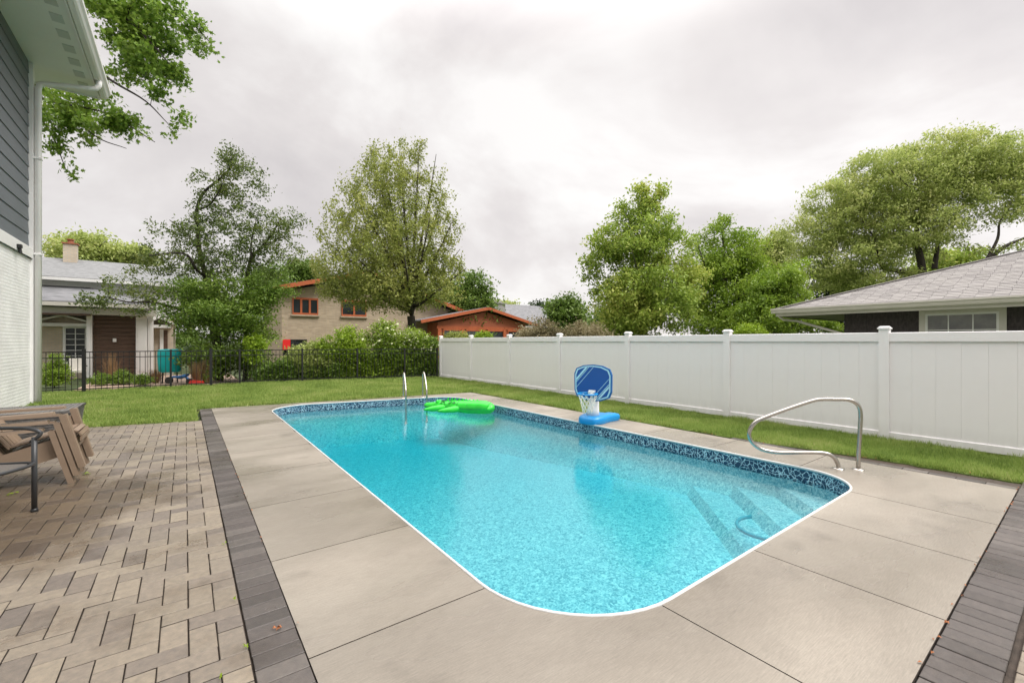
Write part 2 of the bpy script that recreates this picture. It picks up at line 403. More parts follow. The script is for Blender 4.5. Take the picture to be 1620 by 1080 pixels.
def liner(name, band):
    m = bpy.data.materials.new(name); m.use_nodes = True
    t = m.node_tree; N = t.nodes; L = t.links; b = N['Principled BSDF']; b.inputs['Roughness'].default_value = .35
    tcn = N.new('ShaderNodeTexCoord')
    # pebble mosaic printed on the vinyl
    def noise(s, d=3):
        n = N.new('ShaderNodeTexNoise'); n.inputs['Scale'].default_value = s; n.inputs['Detail'].default_value = d
        L.new(tcn.outputs['Object'], n.inputs['Vector']); return n
    nz = noise(26, 5); nz.inputs['Distortion'].default_value = 1.5
    r = N.new('ShaderNodeValToRGB'); els = r.color_ramp.elements
    els[0].position = .36; els[0].color = (0.12, 0.36, 0.47, 1); els[1].position = .64; els[1].color = (0.76, 0.86, 0.88, 1)
    e = els.new(.5); e.color = (0.38, 0.62, 0.70, 1)
    L.new(nz.outputs['Fac'], r.inputs[0]); out = r.outputs[0]
    if band:
        vo = N.new('ShaderNodeTexVoronoi'); vo.feature = 'DISTANCE_TO_EDGE'; vo.inputs['Scale'].default_value = 21
        ds = noise(9, 3)
        mxv = N.new('ShaderNodeMixRGB'); mxv.inputs[0].default_value = .12; L.new(tcn.outputs['Object'], mxv.inputs[1]); L.new(ds.outputs['Color'], mxv.inputs[2])
        L.new(mxv.outputs[0], vo.inputs['Vector'])
        rb = N.new('ShaderNodeValToRGB'); rb.color_ramp.elements[0].position = .03; rb.color_ramp.elements[0].color = (0.45, 0.66, 0.74, 1)
        rb.color_ramp.elements[1].position = .12; rb.color_ramp.elements[1].color = (0.006, 0.035, 0.085, 1)
        ee = rb.color_ramp.elements.new(.07); ee.color = (0.02, 0.12, 0.22, 1)
        L.new(vo.outputs['Distance'], rb.inputs[0])
        se = N.new('ShaderNodeSeparateXYZ'); L.new(tcn.outputs['Object'], se.inputs[0])
        gt = N.new('ShaderNodeMath'); gt.operation = 'GREATER_THAN'; L.new(se.outputs['Z'], gt.inputs[0]); gt.inputs[1].default_value = -0.20
        gt2 = N.new('ShaderNodeMath'); gt2.operation = 'GREATER_THAN'; L.new(se.outputs['Z'], gt2.inputs[0]); gt2.inputs[1].default_value = -0.032
        lowb = N.new('ShaderNodeMapRange'); lowb.inputs['From Min'].default_value = -.34; lowb.inputs['From Max'].default_value = -.24; L.new(se.outputs['Z'], lowb.inputs[0])
        mlow = N.new('ShaderNodeMixRGB'); mlow.inputs[0].default_value = 0; L.new(r.outputs[0], mlow.inputs[1]); mlow.inputs[2].default_value = (.09, .42, .56, 1)
        mxx = N.new('ShaderNodeMixRGB'); L.new(gt.outputs[0], mxx.inputs[0]); L.new(mlow.outputs[0], mxx.inputs[1]); L.new(rb.outputs[0], mxx.inputs[2])
        mx3 = N.new('ShaderNodeMixRGB'); L.new(gt2.outputs[0], mx3.inputs[0]); L.new(mxx.outputs[0], mx3.inputs[1]); mx3.inputs[2].default_value = (0.02, 0.16, 0.26, 1)
        out = mx3.outputs[0]
    L.new(out, b.inputs['Base Color'])
    return m
M['liner'] = liner('pool_liner', False)
M['liner_wall'] = liner('pool_liner_with_mosaic_band', True)

def water_mat():
    m = bpy.data.materials.new('pool_water'); m.use_nodes = True
    t = m.node_tree; N = t.nodes; L = t.links
    N.remove(N['Principled BSDF'])
    tcn = N.new('ShaderNodeTexCoord')
    a = N.new('ShaderNodeTexNoise'); a.inputs['Scale'].default_value = 2.2; a.inputs['Detail'].default_value = 3; L.new(tcn.outputs['Object'], a.inputs['Vector'])
    c = N.new('ShaderNodeTexNoise'); c.inputs['Scale'].default_value = 22; c.inputs['Detail'].default_value = 3; c.inputs['Distortion'].default_value = .8; L.new(tcn.outputs['Object'], c.inputs['Vector'])
    b1 = N.new('ShaderNodeBump'); b1.inputs['Strength'].default_value = .35; b1.inputs['Distance'].default_value = .012; L.new(a.outputs['Fac'], b1.inputs['Height'])
    b2 = N.new('ShaderNodeBump'); b2.inputs['Strength'].default_value = .35; b2.inputs['Distance'].default_value = .004; L.new(c.outputs['Fac'], b2.inputs['Height']); L.new(b1.outputs[0], b2.inputs['Normal'])
    fr = N.new('ShaderNodeFresnel'); fr.inputs['IOR'].default_value = 1.58; L.new(b2.outputs[0], fr.inputs['Normal'])
    gl = N.new('ShaderNodeBsdfGlossy'); gl.inputs['Roughness'].default_value = .03; L.new(b2.outputs[0], gl.inputs['Normal'])
    tr = N.new('ShaderNodeBsdfTransparent'); tr.inputs['Color'].default_value = (0.90, 0.985, 0.99, 1)
    mi = N.new('ShaderNodeMixShader'); L.new(fr.outputs[0], mi.inputs[0]); L.new(tr.outputs[0], mi.inputs[1]); L.new(gl.outputs[0], mi.inputs[2])
    L.new(mi.outputs[0], N['Material Output'].inputs['Surface'])
    va = N.new('ShaderNodeVolumeAbsorption'); va.inputs['Color'].default_value = (0.0, 0.905, 0.94, 1); va.inputs['Density'].default_value = .80
    L.new(va.outputs[0], N['Material Output'].inputs['Volume'])
    return m
M['water'] = water_mat()

def brick_mat(name, c1, c2, mortar, scale, bw=.5, rh=.25, axis='x', bump=.4, rough=.8):
    """courses fall along the wall; axis says which world axis the wall runs along"""
    m = bpy.data.materials.new(name); m.use_nodes = True
    t = m.node_tree; N = t.nodes; L = t.links; b = N['Principled BSDF']; b.inputs['Roughness'].default_value = rough
    tcn = N.new('ShaderNodeTexCoord'); se = N.new('ShaderNodeSeparateXYZ'); L.new(tcn.outputs['Object'], se.inputs[0])
    cb = N.new('ShaderNodeCombineXYZ'); L.new(se.outputs['X' if axis == 'x' else 'Y'], cb.inputs[0]); L.new(se.outputs['Z'], cb.inputs[1])
    br = N.new('ShaderNodeTexBrick'); L.new(cb.outputs[0], br.inputs['Vector'])
    br.inputs['Scale'].default_value = scale; br.inputs['Color1'].default_value = (*c1, 1); br.inputs['Color2'].default_value = (*c2, 1); br.inputs['Mortar'].default_value = (*mortar, 1)
    br.inputs['Brick Width'].default_value = bw; br.inputs['Row Height'].default_value = rh; br.inputs['Mortar Size'].default_value = .02; br.inputs['Mortar Smooth'].default_value = .3
    nz = N.new('ShaderNodeTexNoise'); nz.inputs['Scale'].default_value = 2.5; nz.inputs['Detail'].default_value = 6; L.new(tcn.outputs['Object'], nz.inputs['Vector'])
    mr = N.new('ShaderNodeMapRange'); mr.inputs['To Min'].default_value = .8; mr.inputs['To Max'].default_value = 1.2; L.new(nz.outputs['Fac'], mr.inputs[0])
    sc = N.new('ShaderNodeVectorMath'); sc.operation = 'SCALE'; L.new(br.outputs['Color'], sc.inputs[0]); L.new(mr.outputs[0], sc.inputs['Scale'])
    L.new(sc.outputs[0], b.inputs['Base Color'])
    bp = N.new('ShaderNodeBump'); bp.inputs['Strength'].default_value = bump; bp.inputs['Distance'].default_value = .01; bp.invert = True
    L.new(br.outputs['Fac'], bp.inputs['Height']); L.new(bp.outputs[0], b.inputs['Normal'])
    return m
M['white_brick'] = brick_mat('white_painted_brick', (.82,.82,.81), (.79,.79,.78), (.78,.78,.77), 1.0, .22, .075, 'y', .35, .6)
M['cream_brick'] = brick_mat('cream_brick', (.62,.50,.37), (.54,.43,.31), (.5,.45,.38), 1.0, .22, .075, 'x')
M['tan_brick'] = brick_mat('tan_stone', (.50,.39,.27), (.37,.28,.19), (.42,.35,.27), 1.0, .42, .09, 'x')
M['siding_blue'] = mat('slate_blue_siding', (0.125, 0.14, 0.155), .55, var=.08, vscale=4, bump=.15, bscale=30, stretch=(1,.15,4))
M['siding_dark'] = mat('charcoal_shake', (0.03, 0.025, 0.026), .8, color2=(.075,.06,.062), vscale=7, bump=.8, bscale=14, stretch=(1,2.5,1))
M['shingle'] = mat('grey_shingle', (.8,.8,.8), .9, color2=(1.1,1.1,1.1), vscale=40, bump=.5, bscale=120,
                   objrand=[(.27,.26,.25),(.34,.325,.31),(.24,.23,.225),(.37,.36,.345),(.30,.285,.275)])
for n in M['shingle'].node_tree.nodes:
    if n.type == 'VALTORGB' and n.inputs[0].links and n.inputs[0].links[0].from_node.type == 'MATH':
        set_ramp(n, [(.25,.235,.23),(.31,.295,.28),(.225,.212,.205),(.335,.32,.305),(.275,.26,.25)])
M['roof_grey'] = mat('weathered_grey_roof', (.15,.155,.157), .9, color2=(.24,.245,.247), vscale=5, bump=.8, bscale=18, stretch=(1,1,4))
M['roof_dark'] = mat('dark_grey_roof', (.12,.125,.13), .9, color2=(.24,.24,.25), vscale=4, bump=.9, bscale=16, stretch=(.6,1,4))
M['cream'] = mat('cream_trim', (.62,.59,.53), .5, var=.05, vscale=3)
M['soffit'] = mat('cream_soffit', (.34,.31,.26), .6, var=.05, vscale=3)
M['pale_green'] = mat('pale_soffit', (.80,.82,.78), .5, var=.02, vscale=1)
M['vent'] = mat('vent_grey', (.56,.59,.55), .6, bump=.6, bscale=120)
M['orange'] = mat('orange_painted_wood', (.43,.105,.035), .55, var=.12, vscale=5)
M['orange_dark'] = mat('rust_painted_siding', (.36,.10,.045), .65, var=.18, vscale=6, bump=.3, bscale=9, stretch=(.3,.3,6))
M['brown'] = mat('brown_boards', (.065,.035,.022), .6, color2=(.13,.075,.05), vscale=5, bump=.4, bscale=12, stretch=(.4,1,6))
M['glass'] = mat('dark_window_glass', (.03,.035,.04), .06, var=.3, vscale=1.2)
M['glass_mid'] = mat('grey_window_glass', (.10,.10,.10), .08, color2=(.22,.21,.2), vscale=2.2)
M['chimney'] = mat('grey_stone', (.30,.29,.27), .85, var=.2, vscale=6, bump=.5, bscale=20)
M['terracotta'] = mat('terracotta', (.30,.10,.05), .7)
M['bark'] = mat('bark', (.03,.024,.02), .9, color2=(.075,.062,.05), vscale=9, bump=.9, bscale=25, stretch=(1,1,.3))
M['bark_grey'] = mat('bark_grey', (.06,.05,.042), .9, color2=(.12,.105,.09), vscale=9, bump=.9, bscale=25, stretch=(1,1,.3))
M['taupe'] = mat('taupe_resin', (.245,.178,.125), .48, var=.08, vscale=6, bump=.15, bscale=60, stretch=(.3,1,1))
M['wicker'] = mat('grey_wicker', (.055,.052,.05), .5, color2=(.16,.155,.15), vscale=14, bump=.9, bscale=40)
M['table_slat'] = mat('grey_slat', (.10,.095,.09), .4, color2=(.2,.19,.18), vscale=10, bump=.2, bscale=50)
M['chair_metal'] = mat('charcoal_metal', (.035,.037,.04), .38, bump=.1, bscale=100)
M['sling'] = mat('grey_sling', (.09,.08,.07), .7, color2=(.16,.145,.13), vscale=60, bump=.5, bscale=150)
M['green_pvc'] = mat('green_vinyl', (.035,.62,.05), .25, var=.15, vscale=5, bump=.12, bscale=14)
M['green_dark'] = mat('dark_green_print', (.01,.12,.03), .3)
M['rim_blue'] = mat('dark_blue_rim', (.006,.12,.36), .3)
M['blue_plastic'] = mat('bright_blue_plastic', (.006,.25,.60), .3, bump=.05, bscale=20)
M['blue_board'] = mat('deep_blue_board', (.006,.085,.33), .3)
M['pale_blue'] = mat('pale_blue_print', (.45,.72,.82), .35)
M['plastic_white'] = mat('white_plastic', (.78,.78,.77), .35)
M['net'] = mat('white_net', (.75,.73,.66), .8)
M['hose'] = mat('blue_hose', (.02,.38,.50), .4)
M['teal'] = mat('teal_cover', (.0,.42,.43), .5, var=.1, vscale=5, bump=.5, bscale=6)
M['toy_blue'] = mat('toy_blue', (.015,.10,.28), .3)
M['toy_red'] = mat('toy_red', (.5,.03,.02), .35)
M['red'] = mat('red_panel', (.75,.02,.02), .45)
M['light_grey'] = mat('light_grey_plastic', (.5,.5,.5), .5)
M['straw'] = mat('dry_grass', (.30,.18,.09), .9, color2=(.42,.28,.15), vscale=20)
M['brick_paving'] = mat('pinkish_paving', (.36,.25,.18), .8, color2=(.45,.34,.26), vscale=6, bump=.3, bscale=20)
M['dead_leaf'] = mat('fallen_leaf', (.35,.13,.05), .8, var=.3, vscale=30)
M['flower'] = mat('white_flowers', (.50,.52,.32), .7, var=.1, vscale=9)

M['leaf_maple'] = leaf_mat('maple_leaf', [(0.086,0.163,0.022),(0.191,0.316,0.042),(0.344,0.469,0.077)], .4)
M['leaf_pear'] = leaf_mat('dark_tree_leaf', [(0.068,0.110,0.026),(0.133,0.191,0.042),(0.256,0.293,0.075)], .3)
M['leaf_vine'] = leaf_mat('shrubby_leaf', [(0.079,0.152,0.021),(0.159,0.256,0.034),(0.277,0.361,0.069)], .35)
M['leaf_olive'] = leaf_mat('olive_leaf', [(0.162,0.205,0.045),(0.307,0.354,0.080),(0.480,0.480,0.144)], .4)
M['leaf_yellow'] = leaf_mat('yellow_green_leaf', [(0.164,0.255,0.040),(0.332,0.447,0.074),(0.595,0.600,0.156)], .4)
M['leaf_bright'] = leaf_mat('bright_green_leaf', [(0.126,0.218,0.023),(0.233,0.349,0.037),(0.394,0.498,0.075)], .4)
M['leaf_lime'] = leaf_mat('lime_leaf', [(0.125,0.213,0.015),(0.250,0.375,0.025),(0.400,0.525,0.062)], .4)
M['leaf_locust'] = leaf_mat('locust_leaf', [(0.225,0.297,0.074),(0.417,0.493,0.141),(0.600,0.600,0.254)], .45)
M['leaf_dark'] = leaf_mat('evergreen_leaf', [(0.023,0.046,0.016),(0.046,0.078,0.026),(0.078,0.111,0.039)], .2)
M['leaf_brown'] = leaf_mat('pinkish_shrub_leaf', [(0.125,0.112,0.056),(0.250,0.213,0.112),(0.400,0.350,0.213)], .35)
M['leaf_mid'] = leaf_mat('mid_green_leaf', [(0.066,0.131,0.022),(0.140,0.225,0.037),(0.225,0.319,0.066)], .35)
M['grass'] = leaf_mat('grass_blade', [(0.130,0.210,0.046),(0.241,0.345,0.074),(0.349,0.448,0.117),(0.482,0.478,0.211)], .4, .6, .9)

t_ = M['vinyl'].node_tree; b_ = t_.nodes['Principled BSDF']
ge_ = t_.nodes.new('ShaderNodeNewGeometry'); se_ = t_.nodes.new('ShaderNodeSeparateXYZ'); t_.links.new(ge_.outputs['Position'], se_.inputs[0])
mp_n = t_.nodes.new('ShaderNodeMapping'); mp_n.inputs['Scale'].default_value = (1, 6, 1.2); t_.links.new(ge_.outputs['Position'], mp_n.inputs[0])
nz_ = t_.nodes.new('ShaderNodeTexNoise'); nz_.inputs['Scale'].default_value = 2.5; nz_.inputs['Detail'].default_value = 7; t_.links.new(mp_n.outputs[0], nz_.inputs['Vector'])
hz_ = t_.nodes.new('ShaderNodeMapRange'); hz_.inputs['From Min'].default_value = .0; hz_.inputs['From Max'].default_value = .35; hz_.inputs['To Min'].default_value = .45; hz_.inputs['To Max'].default_value = .02; t_.links.new(se_.outputs['Z'], hz_.inputs[0])
mu_ = t_.nodes.new('ShaderNodeMath'); mu_.operation = 'MULTIPLY'; t_.links.new(nz_.outputs['Fac'], mu_.inputs[0]); t_.links.new(hz_.outputs[0], mu_.inputs[1])
mi_ = t_.nodes.new('ShaderNodeMixRGB'); t_.links.new(mu_.outputs[0], mi_.inputs[0]); t_.links.new(b_.inputs['Base Color'].links[0].from_socket, mi_.inputs[1]); mi_.inputs[2].default_value = (.33,.31,.25,1)
t_.links.new(mi_.outputs[0], b_.inputs['Base Color'])
# ------------------------------------------------------------------ ground
PX0, PX1, PY0 = 1.57, 6.28, 1.60         # pool
def far_y(x): return 12.15 - .2 * (x - 2.2)
DX0, DX1, DY0 = .50, 7.20, .525          # deck
def deck_far(x): return 12.72 - .135 * (x - .5)
HX0, HX1, HY0, HY1 = 1.35, 6.5, 1.38, 12.5   # hole in the ground sheet under the pool
g = MB(); BIG = 900
for (a, b, c, d) in ((-BIG, BIG, -BIG, HY0), (-BIG, BIG, HY1, BIG), (-BIG, HX0, HY0, HY1), (HX1, BIG, HY0, HY1)):
    g.add([(a,c,-.075),(b,c,-.075),(b,d,-.075),(a,d,-.075)], [(0,1,2,3)])
struct(g.build('ground', M['ground']))

# lawn sheets (slightly below the paving) and the grass on them
def lawn_edge(seed, pts, step=.12, amp=.025):
    rnd = random.Random(seed); out = []
    for (a, b) in zip(pts, pts[1:]):
        n = max(1, int((Vector(b) - Vector(a)).length / step))
        for i in range(n):
            p = Vector(a).lerp(Vector(b), i / n); out.append((p.x + rnd.uniform(-amp, amp), p.y + rnd.uniform(-amp, amp)))
    out.append(tuple(pts[-1])); return out
FX = 9.15                                 # fence line
strip = lawn_edge(1, [(7.66,-3),(7.64,.5),(7.61,1.75),(7.37,3.2),(7.29,6),(7.29,9),(7.3,11.95)], .12, .035)
lw = MB()
sr = strip + [(FX+.3, 11.95), (FX+.3, -3)]
back = lawn_edge(2, [(7.3,11.95),(5,12.2),(2.8,12.5),(.55,12.82),(.2,12.82),(.2,10.92),(-1.5,11.28),(-3.6,11.4)]) + [(-3.6,19.6),(3,19.6),(9.45,17.7),(9.45,11.95)]
lw.prism(sr, -.06, -.012, bottom=False)
lw.prism(back, -.06, -.0125, bottom=False)
struct(lw.build('lawn', M['lawn']))
se_m = MB()
se_m.prism([(7.21,-3),(7.75,-3),(7.72,1.8),(7.42,3.4),(7.36,11.9),(5.0,12.36),(.15,12.98),(.15,12.74),(.5,12.735),(7.20,11.83),(7.21,3.5)], -.06, -.026, bottom=False)
se_m.prism([(-3.3,11.5),(.26,10.98),(.26,10.88),(-3.3,11.30)], -.06, -.026, bottom=False)
struct(se_m.build('soil_edge', M['soil']))

def in_poly(px, py, poly):
    P = np.array(poly); n = len(P); ins = np.zeros(len(px), bool); j = n - 1
    for i in range(n):
        xi, yi = P[i]; xj, yj = P[j]
        c = ((yi > py) != (yj > py)) & (px < (xj - xi) * (py - yi) / (yj - yi + 1e-12) + xi)
        ins ^= c; j = i
    return ins

def np_mesh(name, verts, nper, mats, loop_faces=None, smooth=False):
    """verts (N, nper, 3): one face (or the given faces) per row"""
    N = verts.shape[0]
    me = bpy.data.meshes.new(name)
    me.vertices.add(N * nper); me.vertices.foreach_set('co', verts.reshape(-1).astype(np.float32))
    faces = loop_faces or [tuple(range(nper))]
    tot = sum(len(f) for f in faces)
    base = (np.arange(N) * nper)[:, None]
    li = np.concatenate([base + np.array(f)[None, :] for f in faces], axis=1).reshape(-1)
    starts_local = np.cumsum([0] + [len(f) for f in faces[:-1]])
    ls = ((np.arange(N) * tot)[:, None] + starts_local[None, :]).reshape(-1)
    lt = np.tile([len(f) for f in faces], N)
    me.loops.add(N * tot); me.loops.foreach_set('vertex_index', li.astype(np.int32))
    me.polygons.add(N * len(faces)); me.polygons.foreach_set('loop_start', ls.astype(np.int32)); me.polygons.foreach_set('loop_total', lt.astype(np.int32))
    if smooth: me.polygons.foreach_set('use_smooth', np.ones(N * len(faces), bool))
    for m in (mats if isinstance(mats, (list, tuple)) else [mats]): me.materials.append(m)
    me.update(calc_edges=True)
    return me

def grass_patch(polys, dens, hmin, hmax, wid, seed):
    rng = np.random.default_rng(seed); out = []
    for poly, (bx0, bx1, by0, by1), dm in polys:
        n = int((bx1-bx0) * (by1-by0) * dens * dm)
        x = rng.uniform(bx0, bx1, n); y = rng.uniform(by0, by1, n)
        k = in_poly(x, y, poly); x, y = x[k], y[k]
        out.append(np.stack([x, y], 1))
    p = np.concatenate(out); n = len(p)
    tuft = .6 + .8 * (np.sin(p[:,0]*5.1 + 2*np.sin(p[:,1]*3.7)) * np.sin(p[:,1]*4.3 + 1.7*np.sin(p[:,0]*2.9)) * .5 + .5)
    h = rng.uniform(hmin, hmax, n) * tuft
    a = rng.uniform(0, 2*pi, n); la = rng.uniform(0, 2*pi, n); ln = rng.uniform(.1, .7, n) * h
    w = wid * rng.uniform(.6, 1.3, n)
    V = np.zeros((n, 3, 3)); z0 = -.02
    V[:,0] = np.stack([p[:,0]-np.cos(a)*w, p[:,1]-np.sin(a)*w, np.full(n, z0)], 1)
    V[:,1] = np.stack([p[:,0]+np.cos(a)*w, p[:,1]+np.sin(a)*w, np.full(n, z0)], 1)
    V[:,2] = np.stack([p[:,0]+np.cos(la)*ln, p[:,1]+np.sin(la)*ln, h + z0], 1)
    return V
sr_in = [(x + .005, y) for x, y in strip] + [(FX+.2, 11.95), (FX+.2, -3)]
bk = [(x, y - .0) for x, y in back]
V = np.concatenate([grass_patch([(sr_in, (7.25, 9.3, .3, 5.0), 1.0)], 7500, .04, .10, .0062, 3),
                    grass_patch([(sr_in, (7.25, 9.3, 5.0, 12.0), 1.0)], 4300, .04, .10, .0085, 4),
                    grass_patch([(bk, (-3.6, 9.5, 10.9, 19.5), 1.0)], 2300, .04, .11, .013, 5)])
go = bpy.data.objects.new('grass', np_mesh('grass', V, 3, M['grass'])); COL.objects.link(go)
go['kind'] = 'stuff'; tag(go, 'short green lawn grass round the pool deck', 'grass')

# ------------------------------------------------------------------ pool outline
def outline():
    """counter-clockwise rounded quadrilateral; starts on the near side"""
    C = [Vector((PX0, PY0)), Vector((PX1, PY0)), Vector((PX1-.01, far_y(PX1))), Vector((PX0+.03, far_y(PX0)))]
    R = [.85, .62, .75, .85]; pts = []
    for i in range(4):
        p = C[i]; a = (C[i-1] - p).normalized(); b = (C[(i+1) % 4] - p).normalized()
        ang = math.acos(max(-1, min(1, a.dot(b)))); d = R[i] / math.tan(ang/2)
        s, e = p + a * d, p + b * d
        cen = p + (a + b).normalized() * (R[i] / sin(ang/2))
        a0 = math.atan2(s.y-cen.y, s.x-cen.x); a1 = math.atan2(e.y-cen.y, e.x-cen.x)
        while a1 < a0: a1 += 2*pi
        if a1 - a0 > pi: a0 += 2*pi; 
        if a0 > a1: a0, a1 = a0 - 2*pi, a1
        for k in range(13):
            t = a0 + (a1 - a0) * k / 12; pts.append(Vector((cen.x + R[i]*cos(t), cen.y + R[i]*sin(t))))
    out = []
    for i in range(len(pts)):
        a, b = pts[i], pts[(i+1) % len(pts)]
        n = max(1, int((b-a).length / .2))
        for k in range(n): out.append(a.lerp(b, k/n))
    return out
OUT = outline(); NO = len(OUT)
def offset(pts, d):
    r = []; n = len(pts)
    for i in range(n):
        t = (pts[(i+1) % n] - pts[i-1]).normalized(); r.append(pts[i] + Vector((t.y, -t.x)) * d)   # outward for ccw
    return r

pool = root('swimming_pool', 'rectangular in-ground pool with rounded corners, white coping and blue mosaic liner', 'pool', (4, 6.8, 0))
lwm = MB(); IN = OUT
zs = [-.012, -.08, -.2, -.27, -.36, -.46, -.60, -.80, -1.1]
ins = [0, 0, 0, -.01, -.06, -.16, -.34, -.62, -.95]        # the liner curves inwards to the floor
n0 = len(OUT)
for z, i_ in zip(zs, ins): lwm.v += [(p.x, p.y, z) for p in offset(OUT, i_)]
for j in range(len(zs)-1):
    for i in range(n0):
        k = (i+1) % n0; lwm.f.append((j*n0+i, (j+1)*n0+i, (j+1)*n0+k, j*n0+k)); lwm.mi.append(0)
lwm.build('liner_wall', M['liner_wall'], pool, True)
# floor slopes from the shallow near end to the deep far end
def floor_z(y):
    t = max(0, min(1, (y - 3.0) / 8.0)); t = t*t*(3-2*t); return -.64 - .34 * t
fl = MB(); ys = [PY0-.02 + i*.4 for i in range(28)]
for y in ys: fl.v += [(PX0-.03, y, floor_z(y)), (PX1+.03, y, floor_z(y))]
for i in range(len(ys)-1): fl.f.append((2*i, 2*i+1, 2*i+3, 2*i+2)); fl.mi.append(0)
fl.build('liner_floor', M['liner'], pool, True)
# corner steps: three diagonal treads across the near right corner
for c, z in ((2.42, -.535), (3.12, -.42), (3.78, -.305)):
    s = MB(); c2 = c - .16
    s.add([(PY0+.004+c, PY0+.004, z), (PX1-.004, PY0+.004, z), (PX1-.004, PX1-.004-c, z), (PY0+.004+c2, PY0+.004, z-.12), (PX1-.004, PY0+.004, z-.12), (PX1-.004, PX1-.004-c2, z-.12)],
          [(0,1,2), (0,2,5,3), (1,0,3,4), (2,1,4,5)])
    s.build('step', M['liner'], pool)
# coping
cp = MB()
prof = [(.017, -.01), (.017, .003), (.013, .008), (.002, .009), (-.005, .004), (-.006, -.014), (0.0, -.02)]
rn = random.Random(5)
for d, z in prof:
    o = offset(OUT, d)
    cp.v += [(p.x, p.y, z) for p in o]
m_ = len(prof)
for j in range(m_-1):
    for i in range(n0):
        k = (i+1) % n0; cp.f.append((j*n0+i, j*n0+k, (j+1)*n0+k, (j+1)*n0+i)); cp.mi.append(0)
cp.build('coping', M['coping'], pool, True)
# pool ring: pale blue line marker lying on the middle tread
rc = Vector((4.98, 2.28)) 
ring = MB(); ring.tube([(5.02 + .33*cos(a) , 2.12 + .30*sin(a), -.40) for a in [radians(d) for d in range(60, 331, 15)]], .02, 8)
hose = ring.build('hose', M['hose'], None, True); tag(hose, 'curl of blue hose lying under water on the pool corner steps', 'hose')

WZ = -.165
wb = MB(); OW = offset(OUT, .02)
wb.v = [(p.x, p.y, WZ) for p in OW] + [(p.x, p.y, -2.1) for p in OW]
wb.f = [tuple(range(n0)), tuple(range(n0, 2*n0))[::-1]] + [(i, n0+i, n0+(i+1) % n0, (i+1) % n0) for i in range(n0)]; wb.mi = [0]*len(wb.f)
struct(wb.build('water', M['water']))

# ------------------------------------------------------------------ concrete deck: slabs round the pool
deck = sroot('pool_deck')
OC = offset(OUT, .013)
joints = []     # (inner point, outer point) in ccw order starting near side left
for x in (2.32, 3.5, 4.6): joints.append(((x, PY0-.014), (x, DY0)))
joints.append(((5.69, PY0-.014), (5.69, DY0)))
# near right corner slab ends at the first right joint
right_y = [2.30, 3.52, 4.72, 5.92, 7.12, 8.32, 9.52]
for y in right_y: joints.append(((PX1+.014, y), (DX1, y-.01)))
for x in (5.2, 3.95, 2.2): joints.append(((x, far_y(x)+.015), (x, deck_far(x))))
for y in (11.0, 9.8, 8.6, 7.4, 6.14, 4.86, 3.60, 2.385): joints.append(((PX0-.014, y), (DX0, y)))
corners = {'nr': (DX1, DY0), 'fr': (DX1, deck_far(DX1)), 'fl': (DX0, deck_far(DX0)), 'nl': (DX0, DY0)}
def near_idx(p):
    return min(range(NO), key=lambda i: (OC[i].x-p[0])**2 + (OC[i].y-p[1])**2)
after = {3: 'nr', 10: 'fr', 13: 'fl', 21: 'nl'}
NJ = len(joints)
for k in range(NJ):
    i0, i1 = joints[k], joints[(k+1) % NJ]
    a, b = near_idx(i0[0]), near_idx(i1[0])
    d0 = (Vector(i0[1]) - Vector(i0[0])).normalized(); d1 = (Vector(i1[1]) - Vector(i1[0])).normalized()
    n0_ = Vector((-d0.y, d0.x)) * .004; n1_ = Vector((-d1.y, d1.x)) * .004    # ccw direction
    inner = []
    i = (a + 1) % NO
    while i != b:
        inner.append(OC[i]); i = (i + 1) % NO
        if len(inner) > NO: break
    # keep only points strictly between the joints
    P0 = Vector(i0[0]) + n0_; P1 = Vector(i1[0]) - n1_
    inner = [p for p in inner if (p - P0).length > .05 and (p - P1).length > .05]
    poly = [P0, Vector(i0[1]) + n0_]
    if k in after: poly.append(Vector(corners[after[k]]))
    poly += [Vector(i1[1]) - n1_, P1] + inner[::-1]
    s = MB(); s.prism([(p.x, p.y) for p in poly], -.07, 0.0, bottom=False); s.mi = [0] + [1]*(len(s.mi)-1)
    s.build('slab', [M['concrete'], M['joint']], deck)
bed = MB()
bed.add([(DX0-.01,DY0-.01,-.04),(DX1+.01,DY0-.01,-.04),(DX1+.01,PY0-.03,-.04),(DX0-.01,PY0-.03,-.04)], [(0,1,2,3)])
bed.add([(DX0-.01,PY0-.03,-.04),(PX0-.01,PY0-.03,-.04),(PX0-.01,12.8,-.04),(DX0-.01,12.8,-.04)], [(0,1,2,3)])
bed.add([(PX1+.01,PY0-.03,-.04),(DX1+.01,PY0-.03,-.04),(DX1+.01,11.8,-.04),(PX1+.01,11.8,-.04)], [(0,1,2,3)])
bed.build('joint_bed', M['soil'], deck)

